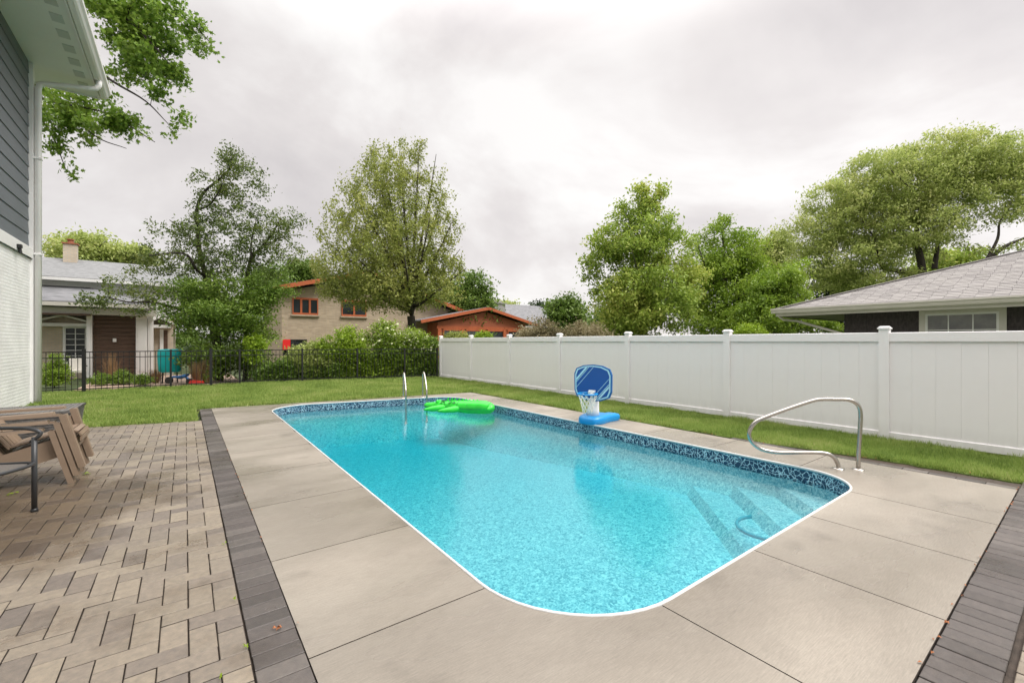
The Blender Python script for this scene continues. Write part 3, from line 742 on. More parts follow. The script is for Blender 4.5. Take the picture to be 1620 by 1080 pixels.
# ------------------------------------------------------------------ pavers
patio = sroot('patio')
W = .1255; GAP = .006
pm = {}
def paver_mesh(lx, ly, th=.06, gap=GAP):
    k = (round(lx, 3), round(ly, 3))
    if k not in pm:
        b = MB(); b.cbox(-lx/2+gap/2, lx/2-gap/2, -ly/2+gap/2, ly/2-gap/2, -th, 0, .003, side=1); pm[k] = b
    return pm[k]
meshes = {}
def lay(parent, bricks, matl, limit=300, seed=1):
    rnd = random.Random(seed)
    vis = []
    for (x, y, lx, ly) in bricks:
        u, v, D = proj(x, y, 0)
        on = D > .3 and -60 < u < 1680 and v < 1140
        vis.append((0 if on else 1, D, x, y, lx, ly))
    vis = [q for q in vis if q[0] == 0 or q[1] < 7.0]
    vis.sort()
    rest = MB()
    for i, (off, D, x, y, lx, ly) in enumerate(vis):
        b = paver_mesh(lx, ly); dz = rnd.uniform(-.0025, .0015)
        if i < limit and off == 0:
            key = (round(lx,3), round(ly,3), matl.name)
            if key not in meshes: meshes[key] = b.mesh('paver', [matl, M['joint']])
            o = inst(meshes[key], 'paver', (x + rnd.uniform(-.001,.001), y + rnd.uniform(-.001,.001), dz), parent, (rnd.uniform(-.008,.008), rnd.uniform(-.008,.008), rnd.uniform(-.006,.006)))
        else:
            rest.add([(p[0]+x, p[1]+y, p[2]+dz) for p in b.v], b.f); rest.mi[-len(b.mi):] = b.mi
    if rest.v: rest.build('pavers_beyond', [matl, M['joint']], parent, kind='stuff')
bricks = []
PXE = .265     # right edge of the herringbone field
def field(x0, x1, y0, y1, X0, far):
    out = []
    for i in range(-20, 60):
        for j in range(-10, 100):
            s = (i - j) % 4
            cx, cy = X0 - W*(i), y0 + W*j
            # cell (i,j): x from X0-W*(i+1) to X0-W*i  (i grows to the left)
            if s == 0:   # horizontal over i,i+1
                bx0, bx1, by0, by1 = X0-W*(i+2), X0-W*i, cy, cy+W
            elif s == 3:
                bx0, bx1, by0, by1 = X0-W*(i+1), X0-W*i, cy, cy+2*W
            else: continue
            bx0, bx1 = max(bx0, x0), min(bx1, x1); by0 = max(by0, y0); by1 = min(by1, far((bx0+bx1)/2))
            if bx1-bx0 < .03 or by1-by0 < .03: continue
            out.append(((bx0+bx1)/2, (by0+by1)/2, bx1-bx0, by1-by0))
    return out
bricks = field(-3.5, PXE, 1.014, 11.6, PXE, lambda x: 10.86 - .245*(x-.25))
lay(patio, bricks, M['paver'], 300, 1)
bb = MB(); bb.add([(-3.6, 1.0, -.02),(PXE,1.0,-.02),(PXE,10.9,-.02),(-3.6,11.75,-.02)], [(0,1,2,3)])
bb.add([(PXE,1.0,-.022),(DX0-.004,1.0,-.022),(DX0-.004,12.72,-.022),(PXE,12.72,-.022)], [(0,1,2,3)])
bb.add([(1.0,.2,-.022),(8.3,.2,-.022),(8.3,DY0-.004,-.022),(1.0,DY0-.004,-.022)], [(0,1,2,3)])
bb.add([(1.0,-1.5,-.02),(8.3,-1.5,-.02),(8.3,.2,-.02),(1.0,.2,-.02)], [(0,1,2,3)])
bb.add([(DX1+.004,DY0,-.022),(7.6,DY0,-.022),(7.36,3.6,-.022),(DX1+.004,3.6,-.022)], [(0,1,2,3)])
bb.build('joint_bed', M['joint'], patio)
# soldier course along the left side of the deck
b1 = sroot('paver_border')
br = []; y = 1.6
while y < 12.6: br.append(((PXE+DX0)/2+.001, y+.061, DX0-PXE-.006, .122)); y += .122
lay(b1, br, M['paver_dark'], 300, 2)
# soldier course along the near side
b2 = sroot('paver_border')
br = []; x = 1.6
while x < 8.0: br.append((x+.061, (DY0+.262)/2, .122, DY0-.262-.012)); x += .122
# stretcher course on the fence side
y = DY0
while y < 3.5: br.append((DX1+.075, y+.12, .118, .238)); y += .24
lay(b2, br, M['paver_dark'], 300, 3)
# the field goes on past the near border
p2 = sroot('side_patio')
lay(p2, [(q[0]+4.5, q[1]-3.0+.256-.014, q[2], q[3]) for q in field(-3.4, 3.5, 3.0-11*W, 3.0, 3.5, lambda x: 3.0)], M['paver'], 300, 4)

# ------------------------------------------------------------------ white vinyl fence
vf = root('white_privacy_fence', 'tall white vinyl privacy fence with capped posts along the pool', 'fence', (FX, 8, 0))
PY = [2.09 + 2.58*i for i in range(-2, 7)]
post = MB(); post.box(-.065,.065,-.065,.065,-.1,1.80)
post_me = post.mesh('post', M['vinyl'])
cap = MB(); cap.box(-.08,.08,-.08,.08,1.80,1.825); cap.add([(-.072,-.072,1.825),(.072,-.072,1.825),(.072,.072,1.825),(-.072,.072,1.825),(-.05,-.05,1.85),(.05,-.05,1.85),(.05,.05,1.85),(-.05,.05,1.85)],
        [(0,1,5,4),(1,2,6,5),(2,3,7,6),(3,0,4,7),(4,5,6,7)])
cap_me = cap.mesh('post_cap', M['vinyl'])
rnf = random.Random(9)
for i, y in enumerate(PY):
    p = inst(post_me, 'post', (FX, y, 0), vf); c = inst(cap_me, 'post_cap', (FX, y, 0), p)
L_ = 2.58 - .13
rt = MB(); rt.cbox(-.035,.035,0,L_,1.60,1.745,.008); rt_me = rt.mesh('top_rail', M['vinyl'])
rb_ = MB(); rb_.cbox(-.035,.035,0,L_,.03,.14,.008); rb_me = rb_.mesh('bottom_rail', M['vinyl'])
bw = L_/9
bd = MB(); bd.add([(-.012,.002,.13),(-.012,bw-.002,.13),(-.012,bw-.002,1.61),(-.012,.002,1.61),(-.010,.0005,.13),(-.010,bw-.0002,.13),(-.010,bw-.0002,1.61),(-.010,.0005,1.61),
          (.012,.0005,.13),(.012,bw-.0005,.13),(.012,bw-.0005,1.61),(.012,.0005,1.61)],
        [(1,0,3,2),(0,4,7,3),(5,1,2,6),(8,9,10,11),(4,8,11,7),(9,5,6,10)])
bd_me = bd.mesh('board', M['vinyl'])
for y in PY[:-1]:
    inst(rt_me, 'top_rail', (FX, y+.065, 0), vf); inst(rb_me, 'bottom_rail', (FX, y+.065, 0), vf)
    for k in range(9): inst(bd_me, 'board', (FX + rnf.uniform(-.0006,.0006), y+.065+k*bw, 0), vf)

# ------------------------------------------------------------------ black metal fence
bf = root('black_metal_fence', 'low black metal picket fence with thin bars at the back of the lawn', 'fence', (0, 19.1, 0))
pk = MB(); pk.box(-.008,.008,-.008,.008,.05,1.27); pk_me = pk.mesh('picket', M['black_metal'])
ps = MB(); ps.box(-.03,.03,-.03,.03,-.1,1.30); ps.box(-.036,.036,-.036,.036,1.30,1.32); ps_me = ps.mesh('post', M['black_metal'])
pg_ = MB(); pg_.box(-.045,.045,-.045,.045,-.1,1.34); pg_.box(-.052,.052,-.052,.052,1.34,1.365); pg_me = pg_.mesh('post', M['black_metal'])
segs = [((-6.3,19.15), (-2.56,19.12)), ((-2.56,19.12), (-.40,19.1)), ((-.40,19.1), (.74,19.1)), ((.74,19.1), (1.62,19.1)), ((1.62,19.1), (3.75,19.05)), ((3.75,19.05), (5.75,18.5)), ((5.75,18.5), (7.6,17.95)), ((7.6,17.95),(8.98,17.6))]
for k, (a, b) in enumerate(segs):
    a = Vector(a); b = Vector(b); d = b - a; L = d.length; d.normalize(); ang = math.atan2(d.y, d.x)
    inst(pg_me if k in (1,3) else ps_me, 'post', (a.x, a.y, 0), bf)
    for z, h in ((1.27,.03), (1.09,.025), (.11,.03)):
        r = MB(); r.bar((a.x+d.x*.03,a.y+d.y*.03,z),(b.x-d.x*.03,b.y-d.y*.03,z),.028,h); r.build('rail', M['black_metal'], bf)
    n = max(2, round(L/.137))
    for i in range(1, n): 
        q = a + d*(L*i/n); inst(pk_me, 'picket', (q.x, q.y, 0), bf, (0,0,ang))
inst(ps_me, 'post', (8.98, 17.6, 0), bf)

# ------------------------------------------------------------------ own house at the left
hs = root('white_brick_house', 'two storey house with slate blue siding over white painted brick, white gutter', 'house', (-3.1, 16, 0))
WX, WY = -3.1, 16.1
h = MB(); h.box(-9, WX, -6, WY, -.1, 3.66); h.build('brick_wall', M['white_brick'], hs)
h = MB(); h.box(-9, WX-.05, -6, WY-.03, 3.66, 8.6); h.build('upper_wall', M['siding_blue'], hs)
h = MB(); h.cbox(WX-.04, WX+.05, -6, WY-.16, 3.665, 3.93, .02); h.build('trim_band', M['white'], hs)
pitch = .333; z = 3.94
b = MB(); b.add([(0,-6,0),(0,WY-.17,0),(0,WY-.17,pitch),(0,-6,pitch),(.024,-6,0),(.024,WY-.17,0),(.006,WY-.17,pitch+.01),(.006,-6,pitch+.01)], [(4,5,6,7),(1,0,4,5),(5,1,2,6),(0,3,7,4)])
bme = b.mesh('siding_board', M['siding_blue'])
while z < 8.5: inst(bme, 'siding_board', (WX-.04, 0, z), hs); z += pitch
c = MB(); c.box(WX-.09, WX+.045, WY-.16, WY+.01, -.05, 8.55); c.build('corner_board', M['white'], hs)
# soffit, frieze, gutter
ZS = 8.58; YE = 17.15
s = MB(); s.box(-9, -1.99, -6, YE, ZS, ZS+.04); so = s.build('soffit', M['pale_green'], hs)
vm = MB(); vm.box(-.10,.10,-.16,.16,-.012,-.001); vme = vm.mesh('soffit_vent', M['vent'])
for i in range(26):
    inst(vme, 'soffit_vent', (-2.22, 16.55 - i*.62, ZS), so)
s = MB(); s.box(-1.995, -1.955, -6, YE+.02, ZS-.05, ZS+.26); s.build('fascia', M['white'], hs)
s = MB(); s.bar((-9, YE+.02, ZS+.08), (-1.99, YE+.02, ZS+.08), .05, .22); s.build('rake_board', M['white'], hs)
gp = [(-1.95,ZS+.23),(-1.95,ZS+.02),(-1.94,ZS-.01),(-1.84,ZS-.01),(-1.80,ZS+.03),(-1.77,ZS+.10),(-1.73,ZS+.15),(-1.73,ZS+.24),(-1.745,ZS+.24),(-1.75,ZS+.16),(-1.93,ZS+.16)]
s = MB(); n = len(gp); s.add([(x,-6,z) for x,z in gp] + [(x,YE,z) for x,z in gp], [(i,(i+1)%n,n+(i+1)%n,n+i) for i in range(n)] + [tuple(range(n))[::-1], tuple(range(n,2*n))])
s.build('gutter', M['white'], hs)
s = MB(); s.slab([(-1.97,-6,ZS+.27),(-1.97,YE,ZS+.27),(-6,YE,ZS+2.2),(-6,-6,ZS+2.2)], .05); s.build('roof', M['roof_grey'], hs)
s = MB(); s.add([(-9,WY-.1,ZS+.04),(-3,WY-.1,ZS+.04),(-6,WY-.1,ZS+2.1)], [(0,1,2)]); s.build('gable_wall', M['siding_blue'], hs)
ds = MB()
ds.tube([(-1.86,16.05,ZS+.0),(-1.86,16.05,ZS-.12),(-1.91,16.05,ZS-.22),(-2.05,16.05,ZS-.27),(-2.85,16.05,ZS-.42),(-2.95,16.05,ZS-.47),(-2.985,16.05,ZS-.6),(-2.985,16.05,.06)], .068, 8)
ds.build('downspout', M['white'], hs, True)
for z in (3.78, 6.2):
    q = MB(); q.box(-3.06,-2.91,15.975,16.125,z,z+.04); q.build('downspout_strap', M['white'], hs)
q = MB(); q.box(WX+.04, WX+.12, 14.6, 14.72, 3.72, 3.80); q.tube([(WX+.08,14.66,3.74),(WX+.10,14.66,3.60)], .03, 8); q.build('wall_light', M['black_metal'], hs)

# ------------------------------------------------------------------ right neighbour house
rh = root('grey_roofed_house', 'low neighbour house with grey shingle hip roof behind the white fence', 'house', (17, 0, 0))
EX, EY, EZ = 16.4, 6.7, 2.70      # eave corner
RXc, RYc = 17.0, 6.1
w = MB(); w.box(RXc, RXc+11, -16, RYc-1.2, -.1, 2.60); w.build('wall', M['siding_dark'], rh)
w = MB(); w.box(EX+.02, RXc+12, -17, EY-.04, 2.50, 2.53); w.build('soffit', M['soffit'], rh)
w = MB(); w.box(EX+.005, EX+.035, -17, EY, 2.46, 2.66); w.box(EX+.036, RXc+12, EY-.03, EY, 2.46, 2.66); w.build('fascia', M['cream'], rh)
gp = [(0,2.72),(0,2.60),(-.02,2.56),(-.10,2.56),(-.115,2.60),(-.13,2.66),(-.15,2.68),(-.15,2.725),(-.135,2.725),(-.135,2.69),(-.015,2.69)]
n = len(gp); w = MB(); w.add([(EX+x,-17,z) for x,z in gp] + [(EX+x,EY+.1,z) for x,z in gp], [(i,(i+1)%n,n+(i+1)%n,n+i) for i in range(n)] + [tuple(range(n))[::-1], tuple(range(n,2*n))]); w.build('gutter', M['cream'], rh)
w = MB(); w.tube([(EX+.3,EY+.02,2.5),(EX+.35,EY-.1,2.36),(EX+.45,EY-.5,2.30),(RXc-.08,RYc-1.15,1.85),(RXc-.06,RYc-1.15,1.6),(RXc-.06,RYc-1.15,0)], .045, 8); w.build('downspout', M['cream'], rh, True)
# roof body
SL = .345; RW = 6.2
rd = MB(); rid = EX + RW
rd.add([(EX-.02,-17,EZ),(EX-.02,EY+.02,EZ),(rid,EY-RW,EZ+RW*SL),(rid,-17+RW,EZ+RW*SL),(rid+RW,EY+.02,EZ),(rid+RW,-17,EZ)], [(0,1,2,3)[::-1],(1,4,2)[::-1],(4,5,3,2)[::-1],(5,0,3)[::-1]])
rf = rd.build('roof', M['roof_dark'], rh)
# shingle tabs on the slope that faces the pool: the nearest ones one by one, the rest joined
sw, ex = .30, .165; cs = cos(math.atan(SL)); rows = int(RW/(ex*cs)); rnr = random.Random(3)
tabs = []
for r_ in range(rows):
    xr = EX - .05 + r_*ex*cs; off = (r_ % 2) * sw/2 + rnr.uniform(-.03,.03); ymax = EY + .02 - (xr-EX) - .02
    y = ymax - off
    y_ = ymax
    first = True
    while y_ > -2.5:
        w0 = (off if first and off > .05 else sw); first = False
        y2 = y_ - w0; tabs.append((xr, (y_+y2)/2, w0)); y_ = y2
th = math.atan(SL)
def tab_mb(wd):
    t = MB(); a = ex*1.12
    t.add([(0,-wd/2+.004,.0),(0,wd/2-.004,.0),(a*cos(th),wd/2-.004,a*sin(th)-.008),(a*cos(th),-wd/2+.004,a*sin(th)-.008),
           (0,-wd/2+.004,.012),(0,wd/2-.004,.012),(a*cos(th),wd/2-.004,a*sin(th)),(a*cos(th),-wd/2+.004,a*sin(th))], [(7,6,5,4),(0,1,5,4),(1,2,6,5),(3,0,4,7)])
    return t
tb = tab_mb(sw); tme = tb.mesh('shingle', M['shingle']); restt = MB(); cand = []
for (x, y, w0) in tabs:
    zt = EZ + (x-EX)*SL + .012; u, v, D = proj(x, y, zt); jz = rnr.uniform(0, .004)
    vis = D > .5 and u < 1625 and abs(w0-sw) < .001
    cand.append((0 if vis else 1, D, x, y, zt+jz, w0))
cand.sort()
for i, (nv, D, x, y, z, w0) in enumerate(cand):
    if i < 300 and nv == 0: inst(tme, 'shingle', (x, y, z), rf)
    else:
        t = tab_mb(w0); restt.add([(p[0]+x, p[1]+y, p[2]+z) for p in t.v], t.f)
restt.build('shingles_beyond', M['shingle'], rf, kind='stuff')
hp = MB(); hp.bar((EX,EY,EZ+.03),(rid,EY-RW,EZ+RW*SL+.03),.24,.03); hp.build('hip_cap', M['shingle'], rf)
# window
w = MB(); y0, y1 = 1.42, 3.10; zb, zt = 1.35, 2.49; x = RXc-.05
for a in ((y0,y0+.13,zb,zt),(y1-.13,y1,zb,zt)): w.box(x, RXc+.02, a[0], a[1], a[2], a[3])
w.box(x+.002, RXc+.02, y0+.13, y1-.13, 2.38, zt); w.box(x+.002, RXc+.02, y0+.13, y1-.13, zb, zb+.08)
wn_ = w.build('window', M['cream'], rh)
w = MB(); w.box(x+.02, RXc+.015, y0+.13, y1-.13, zb+.08, 2.38); 
w.v = []; w.f = []; w.mi = []
i0, i1, j0, j1 = y0+.13, y1-.13, zb+.08, 2.38
for a in ((i0,i0+.05,j0,j1),(i1-.05,i1,j0,j1),(i0+.05,i1-.05,j1-.05,j1),(i0+.05,i1-.05,j0,j0+.05)): w.box(x+.014,RXc+.012,*a)
for k in (1,2): yy = i0 + (i1-i0)*k/3; w.box(x+.018,RXc+.012,yy-.012,yy+.012,j0+.05,j1-.05)
w.box(x+.020,RXc+.012,i0+.05,i1-.05,1.9,1.925)
w.build('sash', M['white'], wn_)
w = MB(); w.box(RXc-.018,RXc-.008,i0+.04,i1-.04,j0+.04,j1-.04); w.build('pane', M['glass_mid'], wn_)

# ------------------------------------------------------------------ left neighbour house (beyond the black fence)
LY = 27.0
lh = root('cream_brick_house', 'cream brick house with pale grey roof, chimney and brown board porch wall', 'house', (-2, LY, 0))
q = MB(); q.box(-16, -.5, LY+.6, LY+8, -.1, 2.7); q.build('wall', M['cream_brick'], lh)
q = MB(); q.box(-16, .4, LY+1.2, LY+6.6, 2.7, 4.55); uw = q.build('upper_wall', M['white'], lh)
for k in range(11):
    q = MB(); q.box(-16, .4, LY+1.165, LY+1.198, 2.74+k*.165, 2.885+k*.165); q.build('siding_board', M['white'], uw)
q = MB(); q.slab([(-16,LY+.8,4.50),(.9,LY+.8,4.50),(.9,LY+3.8,5.72),(-16,LY+3.8,5.72)], .12); q.slab([(.9,LY+7.2,4.42),(-16,LY+7.2,4.42),(-16,LY+3.8,5.72),(.9,LY+3.8,5.72)], .12)
mr_ = q.build('roof', M['roof_grey'], lh)
q = MB(); q.bar((-16,LY+.76,4.40),(.92,LY+.76,4.40),.1,.13); q.build('gutter', M['white'], mr_)
q = MB(); q.box(-4.78,-4.30,LY+3.2,LY+3.6,5.2,6.38); ch = q.build('chimney', M['cream_brick'], lh)
q = MB(); q.box(-4.83,-4.25,LY+3.15,LY+3.65,6.38,6.44); q.build('chimney_cap', M['terracotta'], ch)
q = MB(); q.lathe([(.001,6.44),(.13,6.44),(.10,6.60),(.15,6.60),(.15,6.64),(.001,6.66)], (-4.54,LY+3.4,0), 10); q.build('chimney_pot', M['terracotta'], ch)
q = MB(); q.box(-3.35,-2.7,LY+1.14,LY+1.18,3.35,4.05); uwn = q.build('window', M['white'], lh)
q = MB(); q.box(-3.28,-2.77,LY+1.125,LY+1.138,3.42,3.98); q.build('pane', M['glass_mid'], uwn)
# porch roof, lower
q = MB(); q.slab([(-16,LY-.9,3.30),(-1.2,LY-.9,3.30),(-3.6,LY+1.15,4.12),(-16,LY+1.15,4.12)], .1); q.slab([(-1.2,LY-.9,3.30),(-1.2,LY+1.17,3.30),(-3.6,LY+1.17,4.12)], .1); pr = q.build('porch_roof', M['roof_dark'], lh)
q = MB(); q.bar((-16,LY-.95,3.18),(-1.2,LY-.95,3.18),.1,.16); q.build('gutter', M['cream'], pr)
q = MB(); q.box(-16,-1.1,LY-.6,LY-.2,2.78,3.05); q.build('porch_beam', M['cream'], lh)
q = MB(); q.box(-8,-3.3,LY-.7,LY-.62,2.72,2.80); q.build('beam_shadow_strip', M['brown'], lh)  # dark strip put in to draw the shadow line under the porch beam
# brown boards: each one a part
k = 0; z = 0.0
while z < 2.7:
    q = MB(); q.cbox(-3.30,-1.86,LY-.02,LY+.06,z,z+.175,.012); q.build('wall_board', M['brown'], lh); z += .185
q = MB(); q.box(-2.65,-2.53,LY-.12,LY-.025,1.58,1.74); q.build('wall_light', M['white'], lh)
def col_(x0, x1, y0=LY-.25, y1=LY+.3, h=2.78):
    q = MB(); q.box(x0, x1, y0, y1, 0, h); q.box(x0+.06, x1-.06, y0-.025, y0-.001, .2, h-.2); return q.build('porch_column', M['white'], lh)
col_(-3.50, -3.32); col_(-1.84, -1.44); col_(-1.42,-1.22,LY-.1,LY+.3)
# window with twelve lights
q = MB()
X0, X1, Z0, Z1 = -4.36, -3.56, .62, 2.28; yy = LY+.5
for a in ((X0,X0+.09,Z0,Z1),(X1-.09,X1,Z0,Z1),(X0+.09,X1-.09,Z1-.09,Z1),(X0+.09,X1-.09,Z0,Z0+.09)): q.box(a[0],a[1],yy,yy+.098,a[2],a[3])
lw_ = q.build('window', M['white'], lh)
q = MB(); q.box((X0+X1)/2-.015,(X0+X1)/2+.015,yy+.02,yy+.08,Z0+.09,Z1-.09)
for k in range(1,6): zz = Z0+.09+(Z1-Z0-.18)*k/6; q.box(X0+.09,X1-.09,yy+.025,yy+.075,zz-.012,zz+.012)
q.build('muntin', M['white'], lw_)
q = MB(); q.box(X0+.08,X1-.08,yy+.078,yy+.09,Z0+.08,Z1-.08); q.build('pane', M['glass'], lw_)
# gabled hoods over the two bays
for (xa, xb) in ((-5.1,-3.5),(-1.45,-.55)):
    q = MB(); xm = (xa+xb)/2
    q.slab([(xa-.1,LY+.0,2.42),(xm,LY+.0,2.72),(xm,LY+.62,2.72),(xa-.1,LY+.62,2.42)][::-1], .06); q.slab([(xm,LY+.0,2.72),(xb+.1,LY+.0,2.42),(xb+.1,LY+.62,2.42),(xm,LY+.62,2.72)][::-1], .06)
    q.prism([(xa,LY+.1),(xb,LY+.1),(xb,LY+.58),(xa,LY+.58)], 2.26, 2.40); q.build('gable_hood', M['white'], lh)
q = MB(); q.box(-1.0,-.86,LY+.52,LY+.59,.3,2.2); q.build('door_trim', M['white'], lh)
q = MB(); q.box(-.86,-.70,LY+.55,LY+.595,.3,2.15); q.build('side_door', M['brown'], lh)
# paving and things in that yard
q = MB(); q.prism([(-3,20.6),(1.8,20.4),(1.8,27),(-3,27)], -.07, -.03); struct(q.build('path', M['brick_paving']))

# ------------------------------------------------------------------ centre house (tan stone, orange trim)
CYY = 36.0
chs = root('tan_stone_house', 'tan stone two storey house with shallow orange gable behind the maple', 'house', (10, CYY, 0))
gx0, gxp, gx1 = 5.0, 12.0, 21.2; gz0, gzp, gz1 = 5.35, 7.15, 4.15
q = MB(); q.add([(5.7,CYY,-.1),(20.5,CYY,-.1),(20.5,CYY,4.25),(12,CYY,6.85),(5.7,CYY,5.3),(5.7,CYY+9,-.1),(20.5,CYY+9,-.1),(20.5,CYY+9,4.25),(12,CYY+9,6.85),(5.7,CYY+9,5.3)],
             [(0,1,2,3,4),(9,8,7,6,5),(0,4,9,5),(1,6,7,2)]); q.build('wall', M['tan_brick'], chs)
q = MB(); q.slab([(gx0,CYY-.8,gz0+.2),(gxp,CYY-.8,gzp+.2),(gxp,CYY+9.5,gzp+.2),(gx0,CYY+9.5,gz0+.2)], .14); q.slab([(gxp,CYY-.8,gzp+.2),(gx1,CYY-.8,gz1+.2),(gx1,CYY+9.5,gz1+.2),(gxp,CYY+9.5,gzp+.2)], .14)
crf = q.build('roof', M['roof_dark'], chs)
q = MB(); q.bar((gx0,CYY-.86,gz0+.03),(gxp,CYY-.86,gzp+.03),.1,.30); q.bar((gxp,CYY-.86,gzp+.03),(gx1,CYY-.86,gz1+.03),.1,.30); q.build('fascia', M['orange'], crf)
def owin(x0, x1, z0, z1, n, y=CYY, parent=chs, frame=None, fr=.14, gap=.0):
    q = MB(); m_ = frame or M['orange']
    q.box(x0,x1,y-.09,y-.004,z1-fr,z1); q.box(x0,x1,y-.09,y-.004,z0,z0+fr)
    wd = (x1-x0)/n
    for k in range(n+1):
        xx = x0 + wd*k; q.box(max(x0,xx-fr/2), min(x1,xx+fr/2), y-.088, y-.005, z0+fr, z1-fr)
    w = q.build('window', m_, parent)
    for k in range(n):
        p = MB(); p.box(x0+wd*k+fr/2, x0+wd*(k+1)-fr/2, y-.04, y-.03, z0+fr, z1-fr); p.build('pane', M['glass'], w)
    s = MB(); s.box(x0-.1, x1+.1, y-.16, y-.003, z0-.12, z0-.01); s.build('sill', M['tan_brick'], w)
    return w
owin(6.4, 8.2, 3.62, 4.90, 3)
owin(9.95, 11.9, 3.62, 4.90, 2)
owin(5.45+.35, 7.4, .35, 1.75, 2, frame=M['black_metal'], fr=.08)
q = MB(); q.box(5.42+.3,6.22,CYY-.3,CYY-.2,1.0,1.75); rp = q.build('red_panel', M['red'], None)
tag(rp, 'bright red square panel hanging outside the tan stone house beside a window', 'panel')
rp.name = 'red_panel'

# ------------------------------------------------------------------ orange gabled house
OY = 34.0
oh = root('orange_gable_house', 'low orange red gabled building with a row of dark windows behind the white fence', 'house', (22, OY, 0))
q = MB(); q.add([(17.4,OY,-.1),(27,OY,-.1),(27,OY,3.3),(22.3,OY,4.35),(17.4,OY,3.25),(17.4,OY+8,-.1),(27,OY+8,-.1),(27,OY+8,3.3),(22.3,OY+8,4.35),(17.4,OY+8,3.25)],
             [(0,1,2,3,4),(9,8,7,6,5),(0,4,9,5),(1,6,7,2)]); q.build('wall', M['orange_dark'], oh)
q = MB(); q.slab([(15.6,OY-.5,3.40),(22.3,OY-.5,4.78),(22.3,OY+9,4.78),(15.6,OY+9,3.40)], .12); q.slab([(22.3,OY-.5,4.78),(28.4,OY-.5,3.30),(28.4,OY+9,3.30),(22.3,OY+9,4.78)], .12); orf = q.build('roof', M['roof_dark'], oh)
q = MB(); q.bar((15.6,OY-.54,3.24),(22.3,OY-.54,4.62),.1,.26); q.bar((22.3,OY-.54,4.62),(28.4,OY-.54,3.14),.1,.26); q.build('fascia', M['orange'], orf)
q = MB(); q.box(17.3,27.1,OY-.06,OY-.01,2.70,2.95); q.build('beam', M['orange'], oh)
for k in range(4):
    x0 = 17.9 + k*2.3; w = owin(x0, x0+2.05, 1.3, 2.70, 1 if k != 2 else 1, y=OY, parent=oh, frame=M['orange'], fr=.16)
for k in range(5):
    q = MB(); q.box(17.35+k*2.3, 17.62+k*2.3, OY-.16, OY-.012, 0, 2.70); q.build('corner_post' if k in (0,4) else 'post', M['orange'], oh)

# grey roofed house further right
gh = root('far_grey_house', 'distant house with dark grey roof and square stone chimney right of the orange gable', 'house', (30, 42, 0))
q = MB(); q.box(26,44,42,50,-.1,3.3); q.build('wall', M['tan_brick'], gh)
def hip(x0,x1,y0,y1,z0,h):
    d = (y1-y0)/2; return [(x0,y0,z0),(x1,y0,z0),(x1,y1,z0),(x0,y1,z0),(x0+d,y0+d,z0+h),(x1-d,y0+d,z0+h)], [(0,1,5,4),(1,2,5),(2,3,4,5),(3,0,4),(3,2,1,0)]
q = MB(); q.add(*hip(24.8,48,41,51,3.25,3.2)); grf = q.build('roof', M['roof_dark'], gh)
q = MB(); q.box(28.7,30.5,42.2,43.4,3.7,6.05); gch = q.build('chimney', M['chimney'], gh)
q = MB(); q.box(28.6,30.6,42.1,43.5,6.05,6.2); q.box(29.1,30.2,42.5,43.1,6.2,6.4); q.build('chimney_cap', M['chimney'], gch)

# ------------------------------------------------------------------ pool hardware
def smooth_path(pts, n=6):
    P = [Vector(p) for p in pts]; P = [P[0]*2-P[1]] + P + [P[-1]*2-P[-2]]; out = []
    for i in range(1, len(P)-2):
        for k in range(n):
            t = k/n; a,b,c,d = P[i-1:i+3]
            out.append(.5*((2*b) + (c-a)*t + (2*a-5*b+4*c-d)*t*t + (3*b-a-3*c+d)*t**3))
    out.append(P[-2]); return out
hr = root('pool_handrail', 'bent stainless steel grab rail standing at the near right corner of the pool', 'handrail', (6.68, 1.88, 0))
raw = [(6.597,1.963,0.0),(6.592,1.968,.06),(6.555,2.005,.145),(6.47,2.09,.19),(6.25,2.31,.183),(6.09,2.47,.178),(5.96,2.60,.21),(5.875,2.685,.30),(5.852,2.708,.42),(5.90,2.66,.55),(5.99,2.57,.625),(6.20,2.36,.75),(6.38,2.18,.845),(6.46,2.10,.868),(6.58,1.98,.871),(6.68,1.88,.868),(6.745,1.815,.82),(6.775,1.785,.72),(6.772,1.788,.5),(6.76,1.80,.2),(6.758,1.802,0.0)]
q = MB(); q.tube(smooth_path(raw, 4), .0245, 12); q.build('rail', M['steel'], hr, True)
for p in (raw[0], raw[-1]):
    q = MB(); q.lathe([(.001,.012),(.03,.016),(.038,.012),(.062,.006),(.065,0)], (p[0],p[1],.001), 20); q.build('foot_plate', M['steel'], hr, True)
ld = root('pool_ladder', 'stainless steel ladder with two hooped rails at the far end of the pool', 'ladder', (5.15, 11.7, 0))
for (fx, fy, wx, wy) in ((4.95,11.78,4.80,11.25),(5.50,11.68,5.36,11.13)):
    a = Vector((fx,fy,0)); b = Vector((wx,wy,0)); d = (b-a)
    pts = [a, a+Vector((0,0,.30)), a+Vector((0,0,.60)), a+d*.06+Vector((0,0,.70)), a+d*.28+Vector((0,0,.71)), a+d*.55+Vector((0,0,.60)), a+d*.85+Vector((0,0,.36)), a+d+Vector((0,0,.18)), a+d+Vector((0,0,-.1)), a+d+Vector((0,0,-1.0))]
    q = MB(); q.tube(smooth_path(pts, 4), .024, 10); q.build('rail', M['steel'], ld, True)
    q = MB(); q.lathe([(.001,.012),(.03,.016),(.055,.006),(.058,0)], (fx,fy,.001), 16); q.build('foot_plate', M['steel'], ld, True)

